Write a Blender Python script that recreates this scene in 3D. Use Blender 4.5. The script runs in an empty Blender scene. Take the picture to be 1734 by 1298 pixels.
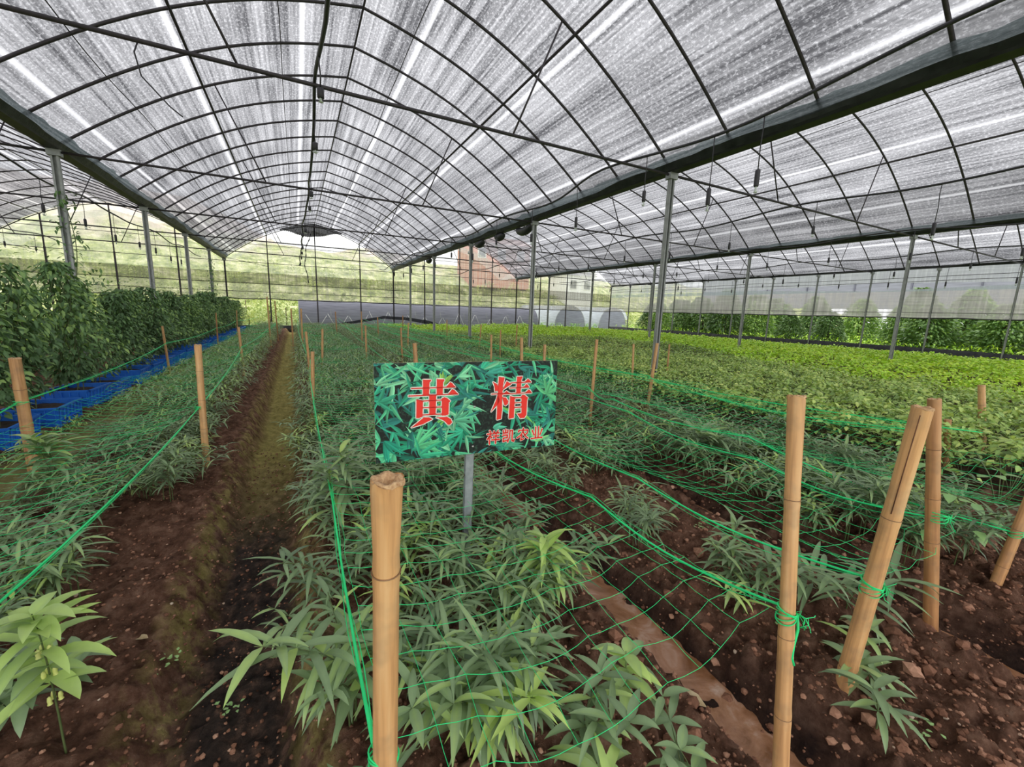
import bpy, bmesh, math, random
import numpy as np
from mathutils import Vector, Matrix

# ------------------------------------------------------------------ camera, sky, exposure
scene = bpy.context.scene
COL = scene.collection
F_PX, YAW, PITCH, ROLL, CAM_H = 698.42, 0.4805, 0.1722, 0.0329, 1.2564
_f = np.array([math.sin(YAW)*math.cos(PITCH), math.cos(YAW)*math.cos(PITCH), -math.sin(PITCH)])
_r0 = np.array([math.cos(YAW), -math.sin(YAW), 0.0]); _u0 = np.cross(_r0, _f)
_r = _r0*math.cos(ROLL)+_u0*math.sin(ROLL); _u = -_r0*math.sin(ROLL)+_u0*math.cos(ROLL)
cam_data = bpy.data.cameras.new('camera'); cam = bpy.data.objects.new('camera', cam_data); COL.objects.link(cam)
cam_data.sensor_width = 36.0; cam_data.lens = 36.0*F_PX/1734.0
cam_data.clip_start = 0.02; cam_data.clip_end = 500
cam.matrix_world = Matrix(((_r[0], _u[0], -_f[0], 0), (_r[1], _u[1], -_f[1], 0), (_r[2], _u[2], -_f[2], CAM_H), (0, 0, 0, 1)))
scene.camera = cam
scene.view_settings.view_transform = 'Standard'
scene.view_settings.look = 'None'
scene.view_settings.gamma = 1.0
scene.view_settings.exposure = .72
scene.view_settings.use_curve_mapping = False
world = bpy.data.worlds.new('overcast_sky'); scene.world = world; world.use_nodes = True
_wn = world.node_tree.nodes; _bg = _wn['Background']
_nt = world.node_tree; _tc = _wn.new('ShaderNodeTexCoord'); _sp = _wn.new('ShaderNodeSeparateXYZ'); _cr = _wn.new('ShaderNodeValToRGB')   # overcast: brighter overhead
_nt.links.new(_tc.outputs['Generated'], _sp.inputs[0]); _nt.links.new(_sp.outputs[2], _cr.inputs[0]); _nt.links.new(_cr.outputs[0], _bg.inputs['Color'])
_cr.color_ramp.elements[0].position = 0.0; _cr.color_ramp.elements[0].color = (0.84, 0.85, 0.87, 1)
_cr.color_ramp.elements[1].position = 0.85; _cr.color_ramp.elements[1].color = (1.0, 1.0, 1.0, 1)
_bg.inputs['Strength'].default_value = 1.35
try:
    scene.cycles.transparent_max_bounces = 24
    scene.cycles.max_bounces = 8
    scene.cycles.diffuse_bounces = 3
    scene.cycles.transmission_bounces = 6
except Exception:
    pass
RNG = np.random.default_rng(7)
random.seed(7)

# ------------------------------------------------------------------ object helpers
def tag(o, label=None, cat=None, group=None, kind=None):
    if label: o['label'] = label
    if cat: o['category'] = cat
    if group: o['group'] = group
    if kind: o['kind'] = kind
    return o

def link(name, me, parent=None):
    o = bpy.data.objects.new(name, me); COL.objects.link(o)
    if parent is not None: o.parent = parent
    return o

def empty(name, loc=(0, 0, 0), rz=0.0, sc=1.0):
    o = bpy.data.objects.new(name, None); COL.objects.link(o)
    o.location = loc; o.rotation_euler = (0, 0, rz); o.scale = (sc, sc, sc)
    o.empty_display_size = 0.05
    return o

def kids(o):
    return list(o.children)

def copy_tree(o, kd=None, parent=None):
    c = o.copy(); COL.objects.link(c)
    if parent is not None:
        c.parent = parent
    for ch in o.children: copy_tree(ch, None, c)
    return c

def mesh(name, V, F, mats=(), midx=None, smooth=True, uv=None, attr=None, col=None):
    """V (n,3); F list of int arrays (m,3)/(m,4) ; attr per-vertex float 'tint'."""
    me = bpy.data.meshes.new(name)
    V = np.asarray(V, np.float32).reshape(-1, 3)
    Fs = [np.asarray(f, np.int32) for f in F if len(f)]
    loops = np.concatenate([f.ravel() for f in Fs]); tot = np.concatenate([np.full(len(f), f.shape[1], np.int32) for f in Fs])
    st = np.concatenate([[0], np.cumsum(tot)[:-1]]).astype(np.int32)
    me.vertices.add(len(V)); me.vertices.foreach_set('co', V.ravel())
    me.loops.add(len(loops)); me.loops.foreach_set('vertex_index', loops)
    me.polygons.add(len(tot)); me.polygons.foreach_set('loop_start', st); me.polygons.foreach_set('loop_total', tot)
    me.polygons.foreach_set('use_smooth', np.full(len(tot), smooth, bool))
    for m in mats: me.materials.append(m)
    if midx is not None: me.polygons.foreach_set('material_index', np.asarray(midx, np.int32))
    if uv is not None:
        l = me.uv_layers.new(name='UVMap'); l.data.foreach_set('uv', np.asarray(uv, np.float32)[loops].ravel())
    if attr is not None:
        a = me.attributes.new('tint', 'FLOAT', 'POINT'); a.data.foreach_set('value', np.asarray(attr, np.float32))
    if col is not None:
        a = me.attributes.new('print', 'FLOAT_COLOR', 'POINT'); a.data.foreach_set('color', np.asarray(col, np.float32).ravel())
    me.update(calc_edges=True); me.validate()
    return me

class MB:
    """collects shapes for one mesh"""
    def __init__(s): s.V = []; s.F4 = []; s.F3 = []; s.n = 0; s.T = []
    def add(s, V, F4=None, F3=None, t=None):
        V = np.asarray(V, float).reshape(-1, 3)
        if F4 is not None and len(F4): s.F4.append(np.asarray(F4, int)+s.n)
        if F3 is not None and len(F3): s.F3.append(np.asarray(F3, int)+s.n)
        s.V.append(V); s.n += len(V)
        s.T.append(np.full(len(V), 0.5) if t is None else np.broadcast_to(np.asarray(t, float), (len(V),)))
        return s
    def box(s, a, b):
        x0, y0, z0 = a; x1, y1, z1 = b
        V = [(x0, y0, z0), (x1, y0, z0), (x1, y1, z0), (x0, y1, z0), (x0, y0, z1), (x1, y0, z1), (x1, y1, z1), (x0, y1, z1)]
        return s.add(V, [(0, 3, 2, 1), (4, 5, 6, 7), (0, 1, 5, 4), (1, 2, 6, 5), (2, 3, 7, 6), (3, 0, 4, 7)])
    def tube(s, P, r, n=6, cap=True, t=None):
        P = np.asarray(P, float); m = len(P); r = np.broadcast_to(np.asarray(r, float), (m,))
        T = np.gradient(P, axis=0); T /= np.linalg.norm(T, axis=1)[:, None]+1e-12
        ref = np.array([0, 0, 1.0]) if abs(T[0][2]) < .9 else np.array([1.0, 0, 0])
        V = []
        for i in range(m):
            a = np.cross(T[i], ref); la = np.linalg.norm(a)
            if la < 1e-4: a = np.cross(T[i], [0, 1, 0]); la = np.linalg.norm(a)
            a /= la; b = np.cross(T[i], a)
            ang = np.arange(n)*2*math.pi/n
            V.append(P[i]+r[i]*(np.cos(ang)[:, None]*a+np.sin(ang)[:, None]*b))
        V = np.concatenate(V); i = np.arange(m-1)[:, None]*n; j = np.arange(n)[None]; k = (j+1) % n
        F = np.stack([i+j, i+k, i+n+k, i+n+j], -1).reshape(-1, 4)
        F3 = None
        if cap:
            V = np.concatenate([V, P[:1], P[-1:]]); c0, c1 = m*n, m*n+1; j = np.arange(n); k = (j+1) % n
            F3 = np.concatenate([np.stack([np.full(n, c0), k, j], 1), np.stack([np.full(n, c1), (m-1)*n+j, (m-1)*n+k], 1)])
        return s.add(V, F, F3, t)
    def lathe(s, prof, n=20, c=(0, 0, 0)):
        prof = np.asarray(prof, float); m = len(prof); ang = np.arange(n)*2*math.pi/n
        V = np.stack([np.outer(prof[:, 0], np.cos(ang)), np.outer(prof[:, 0], np.sin(ang)), np.repeat(prof[:, 1:2], n, 1)], -1).reshape(-1, 3)+np.array(c)
        i = np.arange(m-1)[:, None]*n; j = np.arange(n)[None]; k = (j+1) % n
        return s.add(V, np.stack([i+j, i+k, i+n+k, i+n+j], -1).reshape(-1, 4))
    def mesh(s, name, mats, smooth=True, tint=False):
        V = np.concatenate(s.V); F = [np.concatenate(s.F4)] if s.F4 else []
        if s.F3: F.append(np.concatenate(s.F3))
        return mesh(name, V, F, mats, None, smooth, attr=np.concatenate(s.T) if tint else None)
    def build(s, name, mats, parent=None, smooth=True, tint=False):
        return link(name, s.mesh(name, mats if isinstance(mats, (list, tuple)) else [mats], smooth, tint), parent)

ORD = ('first second third fourth fifth sixth seventh eighth ninth tenth eleventh twelfth thirteenth fourteenth fifteenth '
       'sixteenth seventeenth eighteenth nineteenth twentieth').split() + ['twenty-'+w for w in 'first second third fourth fifth sixth seventh eighth ninth'.split()] + ['thirtieth'] + ['thirty-'+w for w in 'first second third fourth fifth'.split()]

# ------------------------------------------------------------------ value noise
_tab = np.random.default_rng(3).random((256, 256))
def vnoise(x, y, s=1.0, o=0):
    x = np.asarray(x, float)*s+o*17.3+500; y = np.asarray(y, float)*s+o*9.1+500
    xi = np.floor(x).astype(int); yi = np.floor(y).astype(int); fx = x-xi; fy = y-yi
    fx = fx*fx*(3-2*fx); fy = fy*fy*(3-2*fy)
    g = lambda a, b: _tab[a & 255, b & 255]
    return (g(xi, yi)*(1-fx)+g(xi+1, yi)*fx)*(1-fy)+(g(xi, yi+1)*(1-fx)+g(xi+1, yi+1)*fx)*fy - .5

def sstep(a, b, x):   # smooth step, also downwards when b < a
    t = np.clip((np.asarray(x, float)-a)/(b-a), 0, 1); return t*t*(3-2*t)

# ------------------------------------------------------------------ materials
class NT:
    def __init__(s, name):
        s.m = bpy.data.materials.new(name); s.m.use_nodes = True; s.t = s.m.node_tree; s.t.nodes.clear()
        s.out = s.t.nodes.new('ShaderNodeOutputMaterial')
    def n(s, typ, **kw):
        nd = s.t.nodes.new(typ)
        for k, v in kw.items():
            if k.startswith('i_'):
                key = k[2:]; key = int(key) if key.isdigit() else key.replace('_', ' ')
                s.set(nd.inputs[key], v)
            else: setattr(nd, k, v)
        return nd
    def set(s, sock, v):
        if hasattr(v, 'is_linked') or hasattr(v, 'links'): s.t.links.new(v, sock)
        else:
            if isinstance(v, tuple) and len(v) == 3 and sock.type == 'RGBA': v = v+(1,)
            sock.default_value = v
    def math(s, op, a, b=0.0, c=None, clamp=False):
        nd = s.t.nodes.new('ShaderNodeMath'); nd.operation = op; nd.use_clamp = clamp
        s.set(nd.inputs[0], a); s.set(nd.inputs[1], b)
        if c is not None: s.set(nd.inputs[2], c)
        return nd.outputs[0]
    def mix(s, f, a, b, mode='MIX'):
        nd = s.t.nodes.new('ShaderNodeMix'); nd.data_type = 'RGBA'; nd.blend_type = mode
        s.set(nd.inputs[0], f); s.set(nd.inputs[6], a); s.set(nd.inputs[7], b); return nd.outputs[2]
    def ramp(s, f, stops, interp='LINEAR'):
        nd = s.t.nodes.new('ShaderNodeValToRGB'); cr = nd.color_ramp; cr.interpolation = interp
        while len(cr.elements) < len(stops): cr.elements.new(0.5)
        for e, (p, c) in zip(cr.elements, stops):
            e.position = p; e.color = (c if isinstance(c, tuple) else (c, c, c))+((1,) if not isinstance(c, tuple) or len(c) == 3 else ())
        s.set(nd.inputs[0], f); return nd.outputs[0]
    def noise(s, vec, scale, detail=3, rough=.55, dist=0.0):
        nd = s.t.nodes.new('ShaderNodeTexNoise'); nd.inputs['Scale'].default_value = scale
        nd.inputs['Detail'].default_value = detail; nd.inputs['Roughness'].default_value = rough; nd.inputs['Distortion'].default_value = dist
        if vec is not None: s.t.links.new(vec, nd.inputs['Vector'])
        return nd.outputs[0]
    def obj(s): return s.n('ShaderNodeTexCoord').outputs['Object']
    def gen(s): return s.n('ShaderNodeTexCoord').outputs['Generated']
    def mapping(s, vec, sc=(1, 1, 1), rot=(0, 0, 0)):
        nd = s.n('ShaderNodeMapping'); s.t.links.new(vec, nd.inputs[0]); nd.inputs['Scale'].default_value = sc; nd.inputs['Rotation'].default_value = rot
        return nd.outputs[0]
    def bump(s, h, strength=.3, dist=.01):
        nd = s.n('ShaderNodeBump'); s.t.links.new(h, nd.inputs['Height']); nd.inputs['Strength'].default_value = strength; nd.inputs['Distance'].default_value = dist
        return nd.outputs[0]
    def bsdf(s, col, rough=.6, metal=0.0, normal=None, spec=.5):
        nd = s.n('ShaderNodeBsdfPrincipled'); s.set(nd.inputs['Base Color'], col); s.set(nd.inputs['Roughness'], rough); s.set(nd.inputs['Metallic'], metal)
        nd.inputs['Specular IOR Level'].default_value = spec
        if normal is not None: s.t.links.new(normal, nd.inputs['Normal'])
        return nd.outputs[0]
    def shmix(s, f, a, b):
        nd = s.n('ShaderNodeMixShader'); s.set(nd.inputs[0], f); s.t.links.new(a, nd.inputs[1]); s.t.links.new(b, nd.inputs[2]); return nd.outputs[0]
    def done(s, sh): s.t.links.new(sh, s.out.inputs[0]); return s.m

def simple(name, c1, c2=None, scale=20, rough=.6, metal=0.0, bump=.2, stretch=(1, 1, 1), spec=.5, bdist=.005):
    t = NT(name); v = t.mapping(t.obj(), stretch); nz = t.noise(v, scale, 4)
    col = t.ramp(nz, [(.3, c1), (.7, c2 or c1)])
    return t.done(t.bsdf(col, rough, metal, t.bump(nz, bump, bdist) if bump else None, spec))

M = {}
M['dark_steel'] = simple('dark_painted_steel', (.045, .038, .045), (.075, .062, .07), 30, .55, .3)
M['galv'] = simple('galvanised_steel', (.30, .31, .30), (.42, .43, .42), 14, .5, .45)
M['gutter'] = simple('gutter_steel', (.012, .012, .012), (.03, .033, .03), 8, .5, .4)
M['black_film'] = simple('black_film', (.012, .012, .014), (.05, .05, .055), 5, .42, 0, .5, bdist=.03)
M['hose'] = simple('black_hose', (.025, .022, .028), (.05, .045, .055), 20, .5)
M['blue'] = simple('blue_plastic', (.02, .17, .72), (.035, .23, .85), 4, .38, 0, .05)
M['potting'] = simple('potting_soil', (.03, .02, .015), (.08, .05, .035), 40, .95, 0, .8)
M['net_green'] = simple('green_net_plastic', (.01, .72, .20), (.03, .90, .28), 6, .45, 0, 0)
M['white'] = simple('white_ink', (.95, .90, .80), None, 5, .5, 0, 0)
M['red'] = simple('red_ink', (.92, .03, .018), None, 5, .45, 0, 0)
M['cream'] = simple('cream_board_edge', (.72, .66, .38), None, 5, .6, 0, 0)
M['bolt'] = simple('zinc_bolt', (.55, .55, .52), None, 5, .35, .8, 0)
M['glassy'] = simple('clear_nozzle_plastic', (.62, .68, .62), (.75, .8, .75), 40, .15, 0, .3)
M['tyre_white'] = simple('white_plastic_cap', (.8, .8, .78), None, 5, .4, 0, 0)

def rusty():
    t = NT('galvanised_post_with_rust'); v = t.obj(); nz = t.noise(v, 26, 3); r = t.noise(t.mapping(v, (1, 1, .55)), 22, 2)
    base = t.ramp(nz, [(.3, (.27, .30, .31)), (.7, (.42, .45, .46))])
    col = t.mix(t.ramp(r, [(.66, 0.0), (.69, 1.0)]), base, (.14, .035, .015))
    return t.done(t.bsdf(col, .5, .3, t.bump(nz, .1)))
M['rusty'] = rusty()

def bamboo():
    t = NT('dry_bamboo'); v = t.obj(); oi = t.n('ShaderNodeObjectInfo').outputs['Random']
    st = t.noise(t.mapping(v, (36, 36, 1.6)), 1.6, 4, .55); bl = t.noise(v, 11, 3)
    a = t.ramp(st, [(.26, (.46, .22, .09)), (.50, (.76, .42, .175)), (.80, (.88, .58, .29))])
    a = t.mix(t.ramp(bl, [(.48, 0.0), (.72, .55)]), a, (.30, .20, .12))
    dk = t.mix(1.0, a, (.66, .56, .50), 'MULTIPLY')
    col = t.mix(t.math('MULTIPLY', t.math('POWER', oi, 1.2), .9), a, dk)
    return t.done(t.bsdf(col, .5, 0, t.bump(st, .25, .002)))
M['bamboo'] = bamboo()
def bamboo_cut():
    t = NT('sawn_bamboo_end'); nz = t.noise(t.obj(), 160, 4)
    return t.done(t.bsdf(t.ramp(nz, [(.3, (.42, .22, .10)), (.7, (.74, .50, .27))]), .85, 0, t.bump(nz, .8, .004)))
M['bamboo_cut'] = bamboo_cut()
M['bamboo_node'] = simple('bamboo_node', (.20, .10, .05), (.34, .20, .10), 50, .6)
M['bamboo_hollow'] = simple('bamboo_hollow', (.10, .04, .02), (.2, .09, .04), 40, .9)

def leafmat(name, dark, mid, young, back, rough=.42, trans=.18, spec=.5):
    t = NT(name)
    tint = t.n('ShaderNodeAttribute', attribute_name='tint').outputs['Fac']
    oi = t.n('ShaderNodeObjectInfo').outputs['Random']
    nz = t.noise(t.obj(), 30, 2)
    f = t.math('ADD', tint, t.math('MULTIPLY', t.math('SUBTRACT', oi, .5), .16))
    f = t.math('ADD', f, t.math('MULTIPLY', t.math('SUBTRACT', nz, .5), .25))
    col = t.ramp(f, [(.08, dark), (.55, mid), (.97, young)])
    bf = t.n('ShaderNodeNewGeometry').outputs['Backfacing']
    col = t.mix(t.math('MULTIPLY', bf, .6), col, t.mix(.5, col, back))
    pr = t.bsdf(col, rough, 0, None, spec)
    tr = t.n('ShaderNodeBsdfTranslucent'); t.set(tr.inputs['Color'], t.mix(.35, col, young))
    return t.done(t.shmix(trans, pr, tr.outputs[0]))
M['leaf'] = leafmat('lance_leaf', (.035, .085, .028), (.25, .385, .150), (.60, .83, .15), (.34, .44, .28), .36, .14)
M['stem'] = simple('green_stem', (.08, .13, .04), (.14, .17, .06), 20, .5, 0, 0)
M['herb'] = leafmat('herb_leaf', (.045, .12, .018), (.40, .62, .13), (.86, .95, .26), (.38, .55, .18))
M['lime'] = leafmat('lime_leaf', (.14, .36, .012), (.52, .92, .03), (.80, .98, .10), (.45, .75, .10))
M['vine'] = leafmat('vine_leaf', (.018, .055, .018), (.19, .35, .125), (.52, .74, .18), (.18, .28, .15), .5, .12, .3)
M['broad'] = leafmat('broad_leaf', (.08, .2, .05), (.22, .44, .13), (.42, .66, .2), (.3, .5, .25))
M['flower'] = simple('pale_yellow_flower', (.62, .68, .16), (.8, .8, .3), 30, .5, 0, 0)
M['dry'] = simple('dry_leaf', (.38, .26, .12), (.62, .50, .30), 30, .7, 0, .1)
M['scrub'] = leafmat('hillside_leaf', (.07, .12, .03), (.38, .48, .14), (.76, .82, .30), (.4, .5, .15))
M['cypress'] = leafmat('shrub_leaf', (.03, .09, .03), (.19, .36, .085), (.60, .85, .14), (.15, .25, .08))
M['bark'] = simple('bark', (.09, .06, .04), (.16, .11, .07), 14, .9, 0, .6)
M['grass'] = simple('outside_grass', (.16, .22, .06), (.30, .38, .13), 1.2, .8, 0, .4)

def film(name, dim, lit, seam, transp=.62, scale_s=1.0):
    """ribbed plastic film: UV u = metres across, v = metres along"""
    t = NT(name); uv = t.n('ShaderNodeUVMap', uv_map='UVMap').outputs[0]
    st = t.noise(t.mapping(uv, (17, .22, 1)), 1.0, 4, .62)
    st2 = t.noise(t.mapping(uv, (2.6, .10, 1)), 1.0, 2)
    sp = t.noise(t.mapping(uv, (34, 20, 1)), 1.0, 4, .75)
    pat = t.noise(t.mapping(uv, (1.3, .9, 1)), 1.0, 3)
    f = t.math('ADD', t.math('MULTIPLY', t.math('SUBTRACT', st, .5), 1.7), t.math('MULTIPLY', t.math('SUBTRACT', st2, .5), .55))
    drops = t.ramp(sp, [(.50, 0.0), (.66, 1.0)])
    f = t.math('ADD', f, t.math('MULTIPLY', t.math('SUBTRACT', drops, .3), .50))
    f = t.math('ADD', f, t.math('MULTIPLY', t.math('SUBTRACT', pat, .5), .5))
    sx = t.n('ShaderNodeSeparateXYZ'); t.set(sx.inputs[0], uv)
    fr = t.math('FRACT', t.math('ADD', t.math('MULTIPLY', sx.outputs[0], 0.62), .18))
    sm = t.math('SUBTRACT', 1.0, t.math('MULTIPLY', t.math('ABSOLUTE', t.math('SUBTRACT', fr, .5)), 34.0), clamp=True)
    f = t.math('ADD', t.math('ADD', f, .45), t.math('MULTIPLY', sm, seam))
    col = t.ramp(f, [(.0, dim), (1.0, lit)])
    tr = t.n('ShaderNodeBsdfTransparent'); t.set(tr.inputs[0], col)
    tl = t.n('ShaderNodeBsdfTranslucent'); t.set(tl.inputs[0], col)
    df = t.n('ShaderNodeBsdfDiffuse'); t.set(df.inputs[0], t.mix(.5, (.0, .0, .0), col))
    a = t.shmix(transp, t.shmix(.18, tl.outputs[0], df.outputs[0]), tr.outputs[0])
    return t.done(a)
M['roof_film'] = film('ribbed_roof_film', (.085, .085, .092), (.665, .665, .69), .9, .30)

def netmat(name, bands, transp, tl_col, hazy=1.0):
    """see-through woven sheet; bands = [(z, (colour), opacity)] from the bottom up"""
    t = NT(name); v = t.obj(); sx = t.n('ShaderNodeSeparateXYZ'); t.set(sx.inputs[0], v)
    z = t.math('DIVIDE', sx.outputs[2], 6.0)
    wob = t.noise(t.mapping(v, (.16, .16, .02)), 1.0, 1)
    z = t.math('ADD', z, t.math('MULTIPLY', t.math('SUBTRACT', wob, .5), .018))
    col = t.ramp(z, [(b[0]/6.0, b[1]) for b in bands], 'CONSTANT')
    op = t.ramp(z, [(b[0]/6.0, b[2]) for b in bands], 'CONSTANT')
    vt = t.noise(t.mapping(v, (9, 9, .35)), 1.0, 3, .6)
    hz = t.noise(t.mapping(v, (.4, .4, 16)), 1.0, 2, .6)
    f = t.math('ADD', t.math('MULTIPLY', t.math('SUBTRACT', vt, .5), .9), t.math('MULTIPLY', t.math('SUBTRACT', hz, .5), .6))
    op2 = t.math('ADD', op, t.math('MULTIPLY', f, .95), clamp=True)
    col = t.mix(1.0, col, t.ramp(f, [(.0, .82), (.4, 1.0)]), 'MULTIPLY')
    tl = t.n('ShaderNodeBsdfTranslucent'); t.set(tl.inputs[0], col)
    df = t.n('ShaderNodeBsdfDiffuse'); t.set(df.inputs[0], col)
    tr = t.n('ShaderNodeBsdfTransparent'); tr.inputs[0].default_value = (.97, .97, .97, 1)
    return t.done(t.shmix(op2, tr.outputs[0], t.shmix(.2, tl.outputs[0], df.outputs[0])))
M['end_net'] = netmat('end_wall_net', [(0, (.44, .42, .37), .60), (2.2, (.20, .19, .16), .70), (2.76, (.80, .79, .74), .48), (4.9, (.84, .79, .78), .66)], .5, None)
M['side_net'] = netmat('side_wall_net', [(0, (.62, .58, .56), .68), (2.52, (.44, .48, .50), .82)], .5, None)
M['side_film'] = netmat('side_wall_film', [(0, (.62, .63, .66), .80), (5, (.6, .6, .6), .80)], .5, None)
def shade(name, c, op):
    t = NT(name); nz = t.noise(t.mapping(t.obj(), (1.2, 1.2, 14)), 1.0, 3)
    col = t.ramp(nz, [(.3, tuple(.7*q for q in c)), (.7, c)])
    tl = t.n('ShaderNodeBsdfTranslucent'); t.set(tl.inputs[0], col)
    df = t.n('ShaderNodeBsdfDiffuse'); t.set(df.inputs[0], col)
    tr = t.n('ShaderNodeBsdfTransparent')
    return t.done(t.shmix(op, tr.outputs[0], t.shmix(.5, tl.outputs[0], df.outputs[0])))
M['shade_grey'] = shade('grey_shade_cloth', (.44, .44, .53), .97)
M['white_film'] = shade('white_plastic_sheet', (.82, .86, .92), .96)
M['black_net'] = shade('black_shade_net', (.025, .025, .03), .90)
M['rim_film'] = shade('bright_rim_film', (1, 1, 1), .35)
M['water_film'] = film('gutter_edge_film', (.20, .25, .25), (.62, .68, .68), .2, .35)

# ------------------------------------------------------------------ ground
X0, W, YE, S = -2.984, 8.0, 24.745, 4.0
def soil_h(x, y):
    x = np.asarray(x, float); y = np.asarray(y, float)
    wv = .05*vnoise(y, y*0, .5, 1)+.03*vnoise(y, y*0, 1.7, 2)
    def trench(c, wd, dp, e=.12):
        return dp*(1-sstep(wd/2, wd/2+e, np.abs(x-c-wv)))
    h = -trench(-.25, .26, .18, .17)-trench(1.31, .10, .15, .13)-trench(2.50, .16, .15, .12)-trench(4.02, .16, .12, .14)
    h = h-.03*(1-sstep(-2.10, -1.98, x))
    h = h+.05*vnoise(x, y, 3.1, 3)+.035*vnoise(x, y, 9, 4)+.036*vnoise(x, y, 24, 5)+.026*vnoise(x, y, 50, 6)
    rough = sstep(.9, 1.6, x)*(1-sstep(2.0, 3.0, y))
    h = h+rough*(.13*np.abs(vnoise(x, y, 5.5, 7))+.10*np.abs(vnoise(x, y, 13, 8))-.02)
    return h
def ground():
    ys = [-1.2]
    while ys[-1] < 24.9: ys.append(ys[-1]+max(.011, .011+.011*(ys[-1]-1.0)))
    ys = np.array(ys)
    xs = [-2.2]
    while xs[-1] < 21.0: xs.append(xs[-1]+(.012 if xs[-1] < 3.2 else .012+.035*(xs[-1]-3.2)))
    xs = np.array(xs); lf = [xs[0]]
    while lf[-1] > -19: lf.append(lf[-1]-.03-.12*(-2.2-lf[-1]))
    xs = np.concatenate([np.array(lf[1:])[::-1], xs])
    xs[-1] = 21.02
    X, Y = np.meshgrid(xs, ys); H = soil_h(X, Y)
    V = np.stack([X, Y, H], -1).reshape(-1, 3)
    ny, nx = X.shape; i = np.arange(ny-1)[:, None]*nx+np.arange(nx-1)[None]
    F = np.stack([i, i+1, i+nx+1, i+nx], -1).reshape(-1, 4)
    return V, F
def soil_mat():
    t = NT('red_brown_soil'); v = t.obj(); sx = t.n('ShaderNodeSeparateXYZ'); t.set(sx.inputs[0], v)
    x, y = sx.outputs[0], sx.outputs[1]
    n1 = t.noise(v, 14, 5, .65); n2 = t.noise(v, 2.6, 3); n3 = t.noise(v, 70, 3)
    base = t.ramp(n1, [(.28, (.060, .028, .018)), (.50, (.27, .135, .085)), (.66, (.48, .27, .18)), (.82, (.62, .42, .31))])
    base = t.mix(t.ramp(n3, [(.62, 0.0), (.75, .5)]), base, (.45, .30, .22))
    # wet black mud in the near trodden path, moss further along and on its banks
    cx = t.math('ABSOLUTE', t.math('ADD', x, .25))
    inp = t.math('SUBTRACT', 1.0, t.math('MULTIPLY', t.math('SUBTRACT', t.math('ADD', cx, t.math('MULTIPLY', t.math('SUBTRACT', n2, .5), .15)), .12), 9.0), clamp=True)
    bank = t.math('SUBTRACT', 1.0, t.math('MULTIPLY', t.math('ABSOLUTE', t.math('SUBTRACT', cx, .23)), 9.5), clamp=True)
    far = t.math('MULTIPLY', t.math('SUBTRACT', t.math('ADD', y, t.math('MULTIPLY', n2, 1.2)), 3.2), .6, clamp=True)
    mossn = t.noise(v, 9, 4, .7)
    moss = t.ramp(n1, [(.3, (.34, .28, .07)), (.7, (.84, .72, .26))])
    mud = t.ramp(n1, [(.3, (.025, .021, .021)), (.52, (.10, .072, .058)), (.70, (.34, .20, .14))])
    mf = t.math('MULTIPLY', inp, far)
    mf2 = t.math('MULTIPLY', t.math('MULTIPLY', bank, .75), t.ramp(mossn, [(.44, .0), (.58, 1.0)]))
    col = t.mix(t.math('MULTIPLY', inp, t.math('SUBTRACT', 1.0, far)), base, mud)
    col = t.mix(t.math('MAXIMUM', mf, mf2), col, moss)
    # wet dark furrows
    def band(c, w): return t.math('SUBTRACT', 1.0, t.math('MULTIPLY', t.math('ABSOLUTE', t.math('SUBTRACT', x, c)), 1.0/w), clamp=True)
    fur = t.math('MAXIMUM', t.math('MAXIMUM', band(1.31, .22), band(2.5, .26)), band(4.02, .25))
    fur = t.math('MULTIPLY', fur, t.ramp(n2, [(.35, .35), (.6, 1.4)]), clamp=True)
    col = t.mix(t.math('MULTIPLY', fur, .85), col, t.ramp(n1, [(.3, (.018, .015, .017)), (.7, (.075, .045, .035))]))
    gl = t.math('MULTIPLY', band(-1.80, .24), 1.5, clamp=True)
    col = t.mix(gl, col, t.ramp(mossn, [(.3, (.30, .29, .08)), (.7, (.66, .58, .28))]))
    # soil colour is mixed darker over the area under the low crop
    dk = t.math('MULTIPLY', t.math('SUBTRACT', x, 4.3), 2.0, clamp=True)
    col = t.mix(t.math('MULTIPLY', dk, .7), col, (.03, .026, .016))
    wet = t.math('MAXIMUM', t.math('MULTIPLY', inp, t.math('SUBTRACT', 1.0, far)), fur)
    rough = t.math('SUBTRACT', .9, t.math('MULTIPLY', wet, .35))
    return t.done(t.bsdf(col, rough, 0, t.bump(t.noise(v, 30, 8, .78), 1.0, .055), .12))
M['soil'] = soil_mat()
Vg, Fg = ground()
tag(link('floor', mesh('floor', Vg, [Fg], [M['soil']])), kind='structure')
o = MB().box((-70, -30, -.5), (90, 29.9, -.32)).add([(-70, 29.9, -.32), (90, 29.9, -.32), (90, 36, -.1), (-70, 36, -.1)], [(0, 1, 2, 3)]).build('outside_ground', M['grass']); tag(o, kind='structure')
o = MB().add([(-20, 24.95, -.05), (90, 24.95, -.05), (90, 34.5, .02), (-20, 34.5, .02)], [(0, 1, 2, 3)]).add([(21.1, -20, -.05), (90, -20, .3), (90, 24.95, .3), (21.1, 24.95, -.05)], [(0, 1, 2, 3)]).build('outside_yard', M['grass']); tag(o, kind='structure')

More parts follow.
